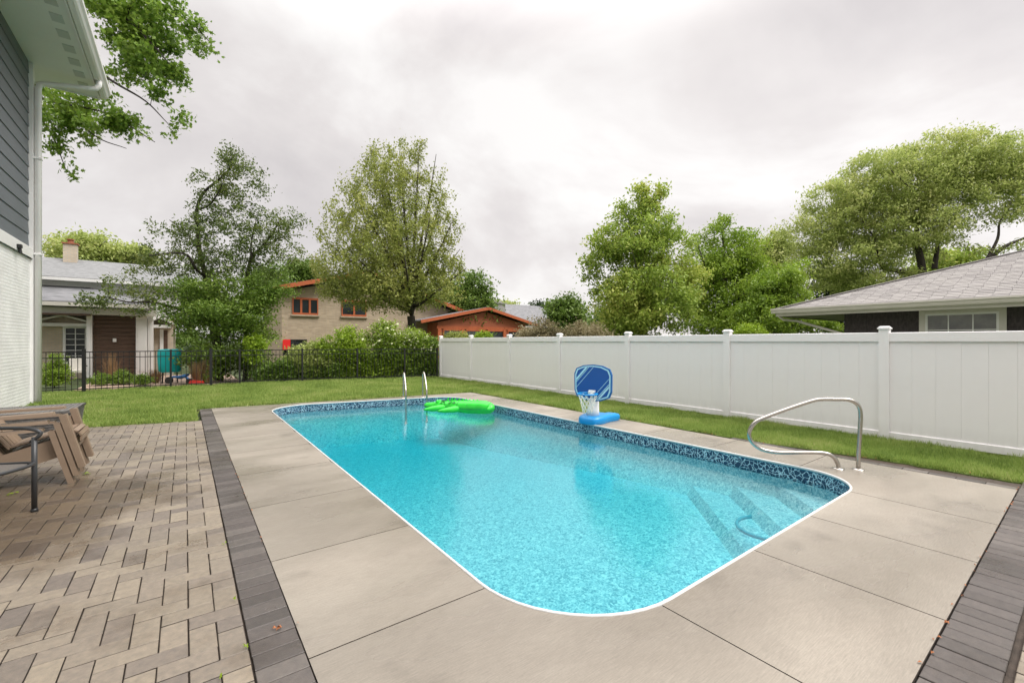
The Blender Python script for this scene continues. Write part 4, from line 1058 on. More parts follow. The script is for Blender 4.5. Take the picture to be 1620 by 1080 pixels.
# basketball hoop on the deck
bh = root('pool_basketball_hoop', 'blue poolside basketball hoop with striped backboard and white net', 'basketball hoop', (6.65, 5.95, 0))
nv = Vector((-.955, -.296, 0)).normalized(); sv = Vector((nv.y, -nv.x, 0))     # sv: to the right seen from the pool side
if sv.dot(Vector((CY,-SY,0))) < 0: sv = -sv
O = Vector((6.55, 6.02, 0))
def bp_(s, n, z): return O + sv*s + nv*n + Vector((0,0,z))
# rounded base with two rear lobes
bp_poly = [(-.20,.30),(-.10,.37),(.10,.37),(.20,.30),(.26,.12),(.27,-.12),(.33,-.42),(.30,-.52),(.14,-.52),(.09,-.40),(-.09,-.40),(-.14,-.52),(-.30,-.52),(-.33,-.42),(-.27,-.12),(-.26,.12)]
P2 = smooth_path([(a,b,0) for a,b in bp_poly]+[(bp_poly[0][0],bp_poly[0][1],0)], 3)[:-1]
q = MB(); nb_ = len(P2)
for (sc_, z) in ((.97,.002),(1.0,.03),(1.0,.09),(.95,.125),(.82,.145)):
    q.v += [tuple(bp_(p.x*sc_, p.y*sc_, z)) for p in P2]
for j in range(4):
    for i in range(nb_): q.f.append((j*nb_+i, j*nb_+(i+1)%nb_, (j+1)*nb_+(i+1)%nb_, (j+1)*nb_+i)); q.mi.append(0)
q.f.append(tuple(4*nb_+i for i in range(nb_))); q.mi.append(0)
q.build('base', M['blue_plastic'], bh, True)
q = MB(); q.tube([bp_(0,.08,.12), bp_(0,.06,.25), bp_(0,.02,.42), bp_(0,.0,.62), bp_(0,-.02,.85)], [.135,.115,.095,.08,.07], 16); q.build('pole', M['plastic_white'], bh, True)
# backboard outline (s,z): flat sides, arched top, rounded bottom
def board(sc_, dz=0):
    o = [(-.40,.62),(-.405,.95),(-.36,1.06),(-.20,1.125),(0,1.145),(.20,1.125),(.36,1.06),(.405,.95),(.40,.62),(.35,.50),(.18,.435),(0,.42),(-.18,.435),(-.35,.50)]
    return [(s*sc_, (z-.79)*sc_+.79) for s, z in o]
def plate(pl, n0_, n1_):
    m_ = MB(); k = len(pl); m_.v = [tuple(bp_(s,n0_,z)) for s,z in pl] + [tuple(bp_(s,n1_,z)) for s,z in pl]
    m_.f = [tuple(range(k)), tuple(range(k,2*k))[::-1]] + [(i,(i+1)%k,k+(i+1)%k,k+i) for i in range(k)]; m_.mi=[0]*len(m_.f); return m_
bbd = plate(board(1.0), .05, .095).build('backboard', M['rim_blue'], bh)
plate(board(.94), .0955, .099).build('border_stripe', M['pale_blue'], bbd)
plate(board(.875), .0995, .103).build('board_face', M['blue_board'], bbd)
def clip_stripe(c0, c1, side):
    """diagonal band s*.62 - (z-.79)*.78 between c0 and c1 clipped to the inner face"""
    poly = board(.865)
    def cut(poly, f):
        out = []
        for a, b in zip(poly, poly[1:]+poly[:1]):
            fa, fb = f(a), f(b)
            if fa >= 0: out.append(a)
            if fa*fb < 0: t = fa/(fa-fb); out.append((a[0]+(b[0]-a[0])*t, a[1]+(b[1]-a[1])*t))
        return out
    g_ = lambda p: p[0]*.74 - (p[1]-.79)*.67
    return cut(cut(poly, lambda p: g_(p)-c0), lambda p: c1-g_(p))
for c0, c1 in ((-.31,-.275),(-.262,-.252),(-.19,-.182),(.20,.208),(.268,.280),(.292,.325)):
    pl = clip_stripe(c0, c1, 0)
    if len(pl) >= 3: plate(pl, .1035, .106).build('stripe', M['pale_blue'], bbd)
# rim, bracket and net
RC = (-.0, .31, .585); RR = .19
q = MB(); q.tube([bp_(RC[0]+RR*cos(a), RC[1]+RR*sin(a), RC[2]) for a in [2*pi*k/24 for k in range(24)]], .016, 8, closed=True); rim = q.build('rim', M['blue_plastic'], bh, True)
q = MB(); 
for s in (-.05,.05): q.bar(bp_(s,.105,.60), bp_(s,.16,.585), .03,.05)
q.bar(bp_(0,.11,.64), bp_(0,.14,.55), .14,.02); q.build('bracket', M['plastic_white'], bh)
q = MB(); NN = 10
def nr(t): return RR*.97*(1-.52*t**.8)
lv = 5
def npnt(k, j):
    a = 2*pi*(k + .5*(j%2))/NN; t = j/lv; r = nr(t); return bp_(RC[0]+r*cos(a), RC[1]+r*sin(a), RC[2]-.012-.36*t)
for j in range(lv):
    for k in range(NN):
        q.tube([npnt(k,j), npnt(k,j+1)], .0055, 4); q.tube([npnt(k,j), npnt(k-1 if j%2==0 else k+1,j+1)], .0055, 4)
q.build('net', M['net'], bh)

# inflatable alligator
al = root('inflatable_alligator', 'bright green inflatable alligator floating beside the far ladder', 'pool float', (5.7, 9.9, WZ))
za = WZ + .085
A0 = Vector((*gnd(672, 641, za), za)); A1 = Vector((*gnd(782, 648, za), za))
ax = (A1-A0).normalized(); sx = Vector((ax.y, -ax.x, 0))          # sx points towards the viewer side
if sx.dot(Vector((SY,CY,0))) > 0: sx = -sx
Lg = (A1-A0).length
def ap(t, s=0, h=0): return A0 + ax*(t*Lg) + sx*s + Vector((0,0,h))
q = MB(); q.tube(smooth_path([ap(0),ap(.04),ap(.12,.01),ap(.20,.0,.01),ap(.28,.0,.02),ap(.36,0,.02),ap(.48,0,.03),ap(.62,0,.03),ap(.76,0,.04),ap(.88,.02,.05),ap(.96,.06,.04),ap(1.0,.14,.02)],3),
                 [x_ for x_ in np.interp(np.linspace(0,11,34), range(12), [.04,.085,.10,.12,.135,.13,.15,.165,.17,.165,.13,.04])], 16)
q.build('body', M['green_pvc'], al, True)
for (t, s) in ((.13,.26),(.36,.34)):
    q = MB(); q.tube(smooth_path([ap(t+.20,.05,0),ap(t+.13,.16,-.02),ap(t+.05,s,-.035),ap(t-.03,s+.1,-.05)],4), [x_ for x_ in np.interp(np.linspace(0,3,13),range(4),[.085,.085,.065,.02])], 12); q.build('leg', M['green_pvc'], al, True)
    q = MB(); q.tube(smooth_path([ap(t+.20,-.05,0),ap(t+.13,-.16,0),ap(t+.05,-s,-.01),ap(t-.0,-s-.04,-.02)],4), [x_ for x_ in np.interp(np.linspace(0,3,13),range(4),[.085,.085,.06,.02])], 12); q.build('leg', M['green_pvc'], al, True)
q = MB(); q.tube(smooth_path([ap(.92,.0,.06),ap(.99,.14,.07),ap(.97,.28,.03)],4), [x_ for x_ in np.interp(np.linspace(0,2,9),range(3),[.12,.09,.03])], 12); q.build('tail_tip', M['green_pvc'], al, True)
q = MB(); q.tube(smooth_path([ap(-.01,.02,-.005),ap(.03,.085,-.01),ap(.12,.108,-.015),ap(.20,.122,-.02)],4), .008, 6); q.build('mouth_seam', M['green_dark'], al, True)
q = MB(); q.tube(smooth_path([ap(.30,.132,.0),ap(.45,.15,.0),ap(.62,.168,.0),ap(.80,.172,.01),ap(.93,.165,.03)],4), .006, 6); q.build('side_seam', M['green_dark'], al, True)
for t_ in (.52,.66,.80):
    q = MB(); q.tube([ap(t_, .166*sin(a), .03+.166*cos(a)) for a in [radians(d) for d in range(-80, 81, 20)]], .004, 5); q.build('cross_seam', M['green_dark'], al, True)
for s in (-.06,.06):
    q = MB(); q.lathe([(.001,-.045),(.035,-.03),(.048,0),(.035,.03),(.001,.045)], tuple(ap(.21,s,.13)), 12); e_ = q.build('eye', M['green_pvc'], al, True)
    q = MB(); q.lathe([(.001,-.018),(.018,0),(.001,.018)], tuple(ap(.205,s+.035,.14)), 8); q.build('pupil', M['green_dark'], e_, True)
rs_ = random.Random(4)
for k in range(9):
    t = .34+k*.052; q = MB(); q.tube([ap(t,rs_.uniform(-.05,.05),.17),ap(t+.02,0,.235)], [.035,.008], 6); q.build('back_ridge', M['green_pvc'], al)
for k in range(16):
    t = rs_.uniform(.26,.5); s = rs_.uniform(.02,.13); q = MB(); q.lathe([(.001,.012),(.02,.008),(.024,0)], tuple(ap(t,s,.02+sqrt(max(0,.152**2-s*s)))), 6); q.build('scale_spot', M['green_dark'], al)

# ------------------------------------------------------------------ stacked resin chairs
def adirondack(dx, dz, label):
    cx, cy = -1.04 + dx, 7.28
    r = root('resin_adirondack_chair', label, 'chair', (cx, cy, dz), 'stacked taupe resin chairs on the patio')
    def P(x, y, z): return (cx+x, cy+y, z+dz)
    for s in (-1, 1):
        y = s*.285
        q = MB(); q.add([P(-.215,y-.055,.612),P(-.215,y+.055,.612),P(-.98,y+.04*s+.045,.60),P(-.98,y+.04*s-.045,.60),P(-.225,y-.05,.64),P(-.225,y+.05,.64),P(-.98,y+.04*s+.04,.628),P(-.98,y+.04*s-.04,.628)],
                        [(0,1,2,3),(4,7,6,5),(0,4,5,1),(1,5,6,2),(2,6,7,3),(3,7,4,0)]); q.build('armrest', M['taupe'], r)
        q = MB()
        q.slab([P(-.178,y-.05,.607),P(-.124,y-.05,.607),P(.03,y-.05,0),P(-.018,y-.05,0)], .016); q.slab([P(-.178,y+.034,.607),P(-.124,y+.034,.607),P(.03,y+.034,0),P(-.018,y+.034,0)], .016)
        q.slab([P(-.12,y+.05,.612),P(-.12,y-.05,.612),P(.035,y-.04,.0),P(.035,y+.04,.0)], .018)
        q.build('leg', M['taupe'], r)
        q = MB(); q.slab([P(-.06,y*.86,.385),P(-.05,y*.86,.315),P(-1.0,y*.86,.02),P(-1.02,y*.86,.085)], .022); q.build('side_rail', M['taupe'], r)
    prof = [(-.02,.285),(-.015,.34),(-.035,.385),(-.085,.405),(-.16,.40),(-.24,.375),(-.32,.35),(-.40,.325),(-.48,.30),(-.56,.275)]
    for (a, b) in zip(prof, prof[1:]):
        dx_, dz_ = (b[0]-a[0])*.06, (b[1]-a[1])*.06
        q = MB(); q.slab([P(a[0]+dx_,-.245,a[1]+dz_),P(a[0]+dx_,.245,a[1]+dz_),P(b[0]-dx_,.245,b[1]-dz_),P(b[0]-dx_,-.245,b[1]-dz_)][::-1], .016); q.build('seat_slat', M['taupe'], r)
    for k in range(5):
        y = (k-2)*.1; q = MB(); q.slab([P(-.56,y-.045,.27),P(-.56,y+.045,.27),P(-.98,y*1.12+.048,1.0-.03*abs(k-2)),P(-.98,y*1.12-.048,1.0-.03*abs(k-2))], .018); q.build('back_slat', M['taupe'], r)
    q = MB(); q.bar(P(-.90,-.33,.60), P(-.90,.33,.60), .03,.06); q.build('cross_rail', M['taupe'], r)
    return r
adirondack(0, .0, 'bottom taupe resin chair of the stack on the patio')
adirondack(.042, .085, 'second taupe resin chair up, between the top and the lower ones of the stack')
adirondack(.084, .17, 'topmost taupe resin chair of the stack beside the wicker table')

# metal patio chair at the left edge
mc = root('metal_patio_chair', 'charcoal metal patio armchair with curved arm at the left edge', 'chair', (-1.4, 5.9, 0))
Fv = Vector((.84,-.55,0)).normalized(); Av = Vector((.55,.84,0)).normalized(); C0 = Vector((-1.14,6.0,0))
def mp_(a, b, z): return C0 + Av*a - Fv*b + Vector((0,0,z))      # a along the front towards the far leg, b backwards
Wd = .62
for a in (0, -Wd):
    sg = 1 if a == 0 else -1
    q = MB(); q.tube([mp_(a,0,.70), mp_(a,0,.02)], [.021,.021], 10); lg = q.build('leg', M['chair_metal'], mc, True)
    q = MB(); q.lathe([(.026,0),(.028,.012),(.024,.03),(.001,.03)], tuple(mp_(a,0,0)), 10); q.build('foot_cap', M['black_metal'], lg, True)
    q = MB(); q.tube(smooth_path([mp_(a,.03,.655),mp_(a+.0*sg,-.03,.70),mp_(a+.01*sg,-.045,.735),mp_(a,-.01,.765),mp_(a,.10,.785),mp_(a-.02*sg,.30,.79),mp_(a-.04*sg,.52,.80)],5), .0165, 10); q.build('armrest', M['chair_metal'], mc, True)
    q = MB(); q.tube([mp_(a,.50,.02),mp_(a-.02*sg,.50,.45),mp_(a-.05*sg,.60,.98)], .018, 10); q.build('leg', M['chair_metal'], mc, True)
q = MB(); q.tube(smooth_path([mp_(.0,.50,.44),mp_(.02,.25,.445),mp_(.005,.03,.455),mp_(-.10,-.06,.46),mp_(-.31,-.085,.46),mp_(-.52,-.06,.46),mp_(-.625,.03,.455),mp_(-.64,.25,.445),mp_(-.62,.5,.44)],4), .016, 8); q.build('seat_rim', M['chair_metal'], mc, True)
q = MB(); q.slab([mp_(-.02,.49,.445),mp_(0,.06,.45),mp_(-.12,-.04,.452),mp_(-.50,-.04,.452),mp_(-.62,.06,.45),mp_(-.60,.49,.445)][::-1], .008); q.build('seat', M['sling'], mc)
q = MB(); q.slab([mp_(-.05,.53,.50),mp_(-.06,.61,.96),mp_(-.56,.61,.96),mp_(-.57,.53,.50)], .01); q.build('backrest', M['sling'], mc)
q = MB(); q.tube([mp_(-.05,.60,.98),mp_(-.31,.62,1.02),mp_(-.57,.60,.98)], .018, 8); q.build('top_rail', M['chair_metal'], mc, True)

# wicker table
wk = root('wicker_patio_table', 'grey woven wicker table with slatted top by the house corner', 'table', (-2.0, 9.8, 0))
q = MB(); q.add([(-2.70,9.32,.0),(-1.43,9.32,.0),(-1.43,10.22,.0),(-2.70,10.22,.0),(-2.76,9.26,.535),(-1.37,9.26,.535),(-1.37,10.28,.535),(-2.76,10.28,.535)], [(4,5,6,7),(0,1,5,4),(1,2,6,5),(2,3,7,6),(3,0,4,7)]); q.build('base', M['wicker'], wk)
q = MB()
for k in range(15):
    z = .02 + k*.035
    e_ = .004 + z*.11
    q.box(-2.70-e_,-1.43+e_,9.32-e_-.006,9.32-e_+.001,z,z+.02); q.box(-1.43+e_-.001,-1.43+e_+.006,9.32-e_,10.22+e_,z,z+.02)
q.build('woven_bands', M['wicker'], wk, kind='stuff')
for k in range(27):
    x = -2.755 + k*.0515; q = MB(); q.cbox(x, x+.043, 9.27, 10.27, .536, .56, .006); q.build('top_slat', M['table_slat'], wk)
q = MB(); q.tube([(-2.77,9.25,.545),(-1.36,9.25,.545),(-1.36,10.29,.545),(-2.77,10.29,.545)], .02, 8, closed=True); q.build('rim', M['wicker'], wk, True)

# ------------------------------------------------------------------ foliage
def unit(v): return v / (np.linalg.norm(v, axis=-1, keepdims=True) + 1e-9)
def leaf_verts(c, size, rng, up=.35, asp=.5, droop=0.0):
    n = len(c); d = unit(rng.normal(size=(n,3)) + np.array([0,0,-droop])); nm = rng.normal(size=(n,3)); nm[:,2] = np.abs(nm[:,2]) + up
    nm = unit(nm - d * np.sum(nm*d, axis=1, keepdims=True)); sd_ = np.cross(d, nm)
    s = (size * rng.uniform(.6, 1.25, n))[:,None]
    V = np.stack([c - d*s*.5, c + sd_*s*asp*.5 + nm*s*.06, c + d*s*.5, c - sd_*s*asp*.5 + nm*s*.06], 1)
    return V
def lobed_verts(c, size, rng, droop=.6):
    """maple-like leaf: 10 outline points"""
    n = len(c); d = unit(rng.normal(size=(n,3)) + np.array([0,0,-droop])); nm = rng.normal(size=(n,3)); nm[:,2] = np.abs(nm[:,2]) + .5
    nm = unit(nm - d * np.sum(nm*d, axis=1, keepdims=True)); sd_ = np.cross(d, nm)
    s = (size * rng.uniform(.7, 1.2, n))[:,None]
    o = [(-.45,0),(-.2,.30),(-.02,.16),(.12,.46),(.18,.14),(.55,0),(.18,-.14),(.12,-.46),(-.02,-.16),(-.2,-.30)]
    return np.stack([c + d*s*a + sd_*s*b - nm*s*(.25*abs(b)) for a, b in o], 1)

def sample_blobs(blobs, n, rng, shell=.45):
    w = np.array([b[3]*b[4]*b[5]*(b[6] if len(b) > 6 else 1) for b in blobs]); w = w / w.sum()
    idx = rng.choice(len(blobs), n, p=w); B = np.array([b[:6] for b in blobs])[idx]
    d = unit(rng.normal(size=(n,3))); r = rng.uniform(0,1,n)**shell
    return B[:,:3] + d * r[:,None] * B[:,3:6]
def blob(u, v, ru, rv, D, depth=1.0, w=1.0):
    c = at(u, v, D); a, b = ru*D/F, rv*D/F
    return (c.x, c.y, c.z, a, a*depth, b, w)
# blobs are spheroids: horizontal radius a in both directions, so the crown is round from every side

def plant(name, label, cat, base, limbs, blobs, clumps, lpc, spread, leaf, lm, bark='bark', seed=1, group=None, trunk_name='trunk', crown='crown',
          lobed=False, droop=0.0, up=.35, asp=.5, twig=.02, flat=.6, shell=.45, upward=1.2, extra=None, min_z=.25, bare=0, keep=None):
    """limbs: list of (points, r0, r1). The first limb is the trunk, rooted at base."""
    rng = np.random.default_rng(seed)
    r = root(name, label, cat, (base[0], base[1], 0), group)
    tb_ = MB(); nodes = []; nr_ = []
    for pts, r0, r1 in limbs:
        sp_ = smooth_path(pts, 5); m = len(sp_)
        rad = [r0 + (r1-r0)*(i/(m-1))**.8 for i in range(m)]
        tb_.tube(sp_, rad, 7, cap=False)
        for p_, q_ in zip(sp_, rad): nodes.append(tuple(p_)); nr_.append(q_)
    N_ = np.array(nodes); R_ = np.array(nr_)
    cl = sample_blobs(blobs, clumps, rng, shell); cl = cl[cl[:,2] > min_z]
    if keep is not None: cl = cl[[keep(*c) for c in cl]]
    dd = np.array([np.min(np.linalg.norm(N_ - c, axis=1)) for c in cl]); cl = cl[np.argsort(dd)]
    br_ = MB(); lc = []
    for ci, c in enumerate(cl):
        dv = c - N_; dist = np.linalg.norm(dv, axis=1); cost = dist + np.maximum(0, -dv[:,2]) * upward + np.maximum(0, .02 - R_) * 6
        k = int(np.argmin(cost)); a = Vector(N_[k]); b = Vector(c); L = (b-a).length
        if L < .05: continue
        mid = a.lerp(b, .5) + Vector(rng.normal(size=3)) * L*.09 + Vector((0,0,L*.06))
        r0 = min(R_[k]*.7, twig*(.5 + .28*L)); pts = smooth_path([a, mid, b], 2)
        rr = [max(.003, r0*(1-.75*i/4)) for i in range(5)]
        br_.tube(pts, rr, 4, cap=False)
        N_ = np.vstack([N_, [tuple(p_) for p_ in pts[2:]]]); R_ = np.append(R_, rr[2:])
        if bare and ci % bare == 0: continue
        m = int(lpc * rng.uniform(.5, 1.4)); t = rng.uniform(.35, 1.08, m)[:,None]; A = np.array(a); Bm = np.array(b)
        base_p = A + (Bm-A)*t; off = rng.normal(size=(m,3)) * spread; off[:,2] *= flat
        off = base_p + off
        if keep is not None: off = off[[keep(*o_) for o_ in off]] if len(off) else off
        if len(off): lc.append(off)
    tr_ = tb_.build(trunk_name, M[bark], r, True)
    if br_.v: br_.build('branches', M[bark], r, True, kind='stuff')
    if not lc: print('EMPTY', label); lc = [np.array([[base[0], base[1], .5]])]
    c = np.concatenate(lc)
    c = c[c[:,2] > .02]
    if lobed: V_ = lobed_verts(c, leaf, rng); me = np_mesh(crown, V_, 10, M[lm], [(0,1,2,3,4),(0,4,5,6),(0,6,7,8,9)])
    else: V_ = leaf_verts(c, leaf, rng, up, asp, droop); me = np_mesh(crown, V_, 4, M[lm])
    o = bpy.data.objects.new(crown, me); COL.objects.link(o); attach(o, r)
    if extra:
        em, en, es, top = extra
        cc = c[rng.choice(len(c), en)]; zq = np.quantile(c[:,2], top); cc = cc[cc[:,2] > zq]
        V2 = leaf_verts(cc + rng.normal(size=cc.shape)*.03 + np.array([-SY,-CY,.3])*.06, es, rng, .8, .9)
        o2 = bpy.data.objects.new('blossom', np_mesh('blossom', V2, 4, M[em])); COL.objects.link(o2); attach(o2, r)
    return r
def U(D, *pts, dz=None):
    """pixel polyline at distance D (+ per point depth offset) -> world points"""
    out = []
    for p in pts: out.append(at(p[0], p[1], D + (p[2] if len(p) > 2 else 0)))
    return out
def footed(D, u, *pts):
    b = at(u, 540, D); b = Vector((b.x, b.y, -.1)); return [b] + U(D, *pts)

# a: crooked dark tree behind the black fence
D = 18.6
ba = at(345, 540, D)
plant('crooked_pear_tree', 'tall crooked dark tree with open airy limbs above a dense base behind the black fence', 'tree', ba, [
    (footed(D, 345, (345,560),(338,520),(330,470),(326,438)), .20, .12),
    (U(D, (326,438),(316,400),(313,365),(312,330),(322,305),(345,285),(362,268),(368,245)), .11, .025),
    (U(D, (312,332),(330,325,-.5),(345,305,-.8),(352,290,-1)), .05, .02),
    (U(D, (326,438),(310,425,-.8),(298,405,-1),(280,400,-1.2),(255,402,-1.5),(235,405,-1.5)), .07, .02),
    (U(D, (318,400),(298,372,.6),(278,355,1),(268,348,1)), .05, .015),
    (footed(D+.6, 392, (390,540),(388,500),(388,470),(392,430),(400,405),(415,390),(430,370),(445,345)), .14, .03),
    (U(D, (398,410),(397,390),(400,372),(405,350)), .05, .02),
    (U(D, (338,505),(300,492,-.6),(270,485,-1),(240,478,-1.2),(205,478,-1.4),(170,470,-1.5)), .09, .02),
    (U(D, (420,388),(440,378,.4),(462,372,.5)), .03,.012),
  ], [blob(368,258,34,26,D,w=2.2), blob(398,290,30,34,D,w=1.5), blob(345,300,40,32,D,w=1.6), blob(303,292,16,12,D,w=2.0), blob(325,345,36,36,D,w=1.3), blob(270,372,38,26,D,w=1.2), blob(235,412,45,26,D-.5,w=1.3),
      blob(220,465,48,34,D-1,w=1.5), blob(160,478,30,16,D-1.2,w=2.2), blob(405,365,60,38,D,w=1.2), blob(455,350,32,30,D,w=1.0), blob(445,400,38,26,D,w=1.2), blob(350,385,75,45,D,w=.55), blob(290,420,50,34,D-.4,w=1.0), blob(375,425,70,36,D,w=.8), blob(385,325,36,24,D,w=1.2)],
  720, 34, .13, .12, 'leaf_pear', seed=3, flat=.8, upward=.8, shell=.42, bare=11, twig=.018)
# dense lower part: separate big shrub
D = 18.0
plant('overgrown_shrub', 'broad dense dark green shrub filling the foot of the crooked tree behind the black fence', 'shrub', at(350,540,D), [
    (footed(D, 350, (352,560),(345,520),(340,490)), .08, .03), (footed(D, 385, (390,560),(400,520),(405,490)), .06, .03)],
    [blob(355,485,80,52,D,w=1.6), blob(400,520,40,55,D,w=1.2), blob(300,480,50,40,D-.4), blob(360,565,60,45,D,w=1.2), blob(425,465,34,32,D+.3), blob(415,590,40,20,D), blob(300,520,30,22,D-.3,w=.6)],
    330, 120, .22, .12, 'leaf_vine', seed=4, trunk_name='stem', crown='foliage', shell=.55)
plant('yellow_green_sapling', 'small yellow green sapling between the black fence and the tan stone house', 'sapling', at(403,540,17.4),
    [(footed(17.4, 403, (403,580),(404,560),(405,545)), .02,.01)], [blob(403,545,18,20,17.4), blob(398,560,14,16,17.2)], 40, 60, .12, .12, 'leaf_lime', seed=5, trunk_name='stem', crown='foliage')

# b: silver maple in the middle
D = 25.0
b0 = at(652,540,D)
lim = [(footed(D, 652, (652,560),(652,520),(650,500)), .30, .22)]
rl = random.Random(12)
for (u, v, du) in ((585,225,.2),(608,262,0),(632,235,.6),(663,228,-.5),(690,240,.3),(560,290,-.8),(532,335,.5),(520,380,-1.2),(700,300,.8),(716,345,-.6),(728,390,1),(738,420,0),(505,430,.6),(560,400,-2.2),(620,330,-2.0),(680,340,-2.2),(640,400,-3),(600,300,2),(690,400,2.4),(575,440,-2),(700,450,-2)):
    st = 500 - rl.uniform(0, 40); mu = 651 + (u-651)*.35; mv = 500 + (v-500)*.42
    lim.append((U(D, (651, st), (mu, mv, du*.5), (651+(u-651)*.75, 500+(v-500)*.74, du*.9), (u, v+4, du)), .12, .014))
plant('maple_tree', 'large upright light green maple tree in the middle behind the hedge', 'tree', b0, lim,
    [blob(612,462,104,30,D,w=2.0), blob(700,460,38,28,D-1,w=2.0), blob(540,440,40,30,D-1,w=1.6), blob(613,425,116,42,D,w=1.5), blob(610,380,108,42,D,w=1.2), blob(610,340,98,40,D,w=1.05), blob(616,302,78,38,D,w=1.15), blob(622,268,56,34,D,w=1.3), blob(584,243,11,30,D,w=4.5), blob(638,238,26,26,D,w=1.8), blob(662,246,18,26,D,w=2.5), blob(690,292,20,40,D,w=1.2), blob(545,335,24,30,D,w=1.0), blob(725,420,18,22,D,w=2), blob(702,330,26,44,D,w=1.6), blob(716,375,24,44,D,w=1.8), blob(688,285,18,30,D,w=1.6), blob(700,420,34,34,D,w=1.2)],
    2300, 28, .12, .155, 'leaf_olive', seed=6, flat=1.6, upward=2.2, shell=.40, twig=.018, min_z=2.2)

# c: yellow green tree right of centre
D = 21.0
lim = [(footed(D, 1020, (1020,540),(1020,480),(1022,420),(1024,360),(1026,320)), .16, .03)]
for (u, v, du) in ((985,320,.2),(1046,305,-.4),(945,370,0),(930,430,.5),(960,440,-1.6),(1075,350,.2),(1090,410,.6),(1000,390,-1.8),(1050,430,-1.8),(970,500,-1.2),(1090,490,-.8)):
    lim.append((U(D, (1021, min(530,v+90)), (1021+(u-1021)*.4, v+55, du*.5), (u, v+6, du)), .06, .012))
plant('yellow_green_tree', 'bushy yellow green tree with pointed tips, leftmost of the trees along the white fence', 'tree', at(1020,540,D), lim,
    [blob(1015,380,62,60,D,w=1.2), blob(1030,320,26,26,D,w=2.0), blob(1044,302,10,16,D,w=6), blob(1010,308,14,18,D,w=4), blob(955,395,34,40,D,w=1.2), blob(938,425,20,30,D,w=1.6), blob(1020,470,88,62,D,w=1.2), blob(1085,430,34,70,D,w=.9), blob(980,350,26,28,D,w=1.4), blob(985,520,60,30,D,w=1)],
    620, 85, .20, .17, 'leaf_yellow', seed=7, flat=.8, shell=.55, min_z=.4)

# d: brighter green trees next to it
D = 24.0
plant('bright_green_tree', 'bright green leafy tree between the yellow green tree and the grey roofed house', 'tree', at(1150,540,D),
    [(footed(D, 1150, (1150,520),(1148,460),(1145,400),(1142,360)), .18, .03), (U(D, (1150,480),(1120,430,-.6),(1105,390,-.8)), .07,.02), (U(D, (1150,470),(1180,420,-.6),(1195,385,-.6)), .07,.02), (U(D, (1150,500),(1170,470,-2),(1200,450,-2.4)), .06,.02)],
    [blob(1140,395,48,44,D,w=1.3), blob(1138,355,16,20,D,w=3), blob(1180,400,36,38,D,w=1.3), blob(1150,460,70,60,D,w=1.2), blob(1110,440,44,60,D+.5), blob(1195,470,46,50,D-.6), blob(1130,510,70,34,D-.5,w=1.2)],
    420, 95, .24, .17, 'leaf_bright', seed=8, flat=.7, min_z=.4)
D = 20.5
plant('broad_leafy_shrub', 'bushy bright green small tree directly left of the grey roofed house', 'tree', at(1225,540,D),
    [(footed(D, 1225, (1225,530),(1222,480),(1220,450)), .10, .03), (U(D,(1224,500),(1250,470,-.3),(1262,450)),.04,.015)],
    [blob(1225,455,40,38,D,w=1.2), blob(1255,440,26,34,D,w=1.2), blob(1215,505,60,36,D,w=1.2), blob(1262,490,36,34,D), blob(1290,515,34,20,D,w=1), blob(1330,520,14,10,D-.5)],
    260, 110, .20, .15, 'leaf_bright', seed=9, flat=.65, min_z=.4)

# e: big honey locust behind the right house
D = 34.0
lim = [(footed(D, 1455, (1458,520),(1460,460),(1458,420),(1452,392)), .40, .22),
       (U(D, (1452,395),(1450,365),(1460,340),(1475,320),(1500,300)), .20, .04), (U(D, (1478,425),(1482,400),(1486,375),(1500,345),(1540,310)), .20, .04),
       (U(D, (1455,440),(1430,430,-.5),(1400,425,-.8),(1388,405,-1),(1385,380,-1.2),(1365,350,-1.2)), .22, .04),
       (U(D-2, (1500,470),(1540,430),(1565,410),(1590,390),(1625,375),(1680,350)), .26, .06), (U(D-2, (1560,412),(1578,378),(1582,350),(1600,320)), .13, .03), (U(D-2,(1540,430),(1590,415),(1640,400)),.14,.04),
       (U(D, (1455,400),(1420,360,1),(1380,325,2),(1330,300,2)), .14, .03), (U(D, (1460,345),(1440,300,-2),(1410,270,-3)), .10,.03), (U(D,(1475,320),(1480,280,1),(1500,240,1)),.09,.03), (U(D,(1540,312),(1580,280),(1620,260)),.09,.03)]
plant('honey_locust_tree', 'huge spreading honey locust with feathery pale green crown behind the grey roof', 'tree', at(1455,540,D), lim,
    [blob(1285,372,44,44,D,w=1.2), blob(1330,328,56,48,D,w=1.2), blob(1400,290,72,50,D,w=1.2), blob(1470,262,70,50,D,w=1.2), blob(1535,255,60,46,D,w=1.1), blob(1595,262,60,44,D,w=1.1), blob(1660,270,60,44,D), blob(1560,305,70,36,D,w=.8), blob(1480,320,70,40,D,w=.9),
     blob(1345,390,66,52,D,w=1.1), blob(1420,360,80,46,D,w=1.0), blob(1290,430,52,34,D), blob(1370,440,64,30,D,w=.9), blob(1530,345,46,22,D,w=.6), blob(1610,335,50,24,D-2,w=.6), blob(1460,395,60,26,D+2,w=.7), blob(1590,398,40,12,D-2,w=.4)],
    2000, 62, .34, .26, 'leaf_locust', seed=10, flat=.55, asp=.36, up=.9, shell=.36, twig=.02, min_z=3, upward=.6)
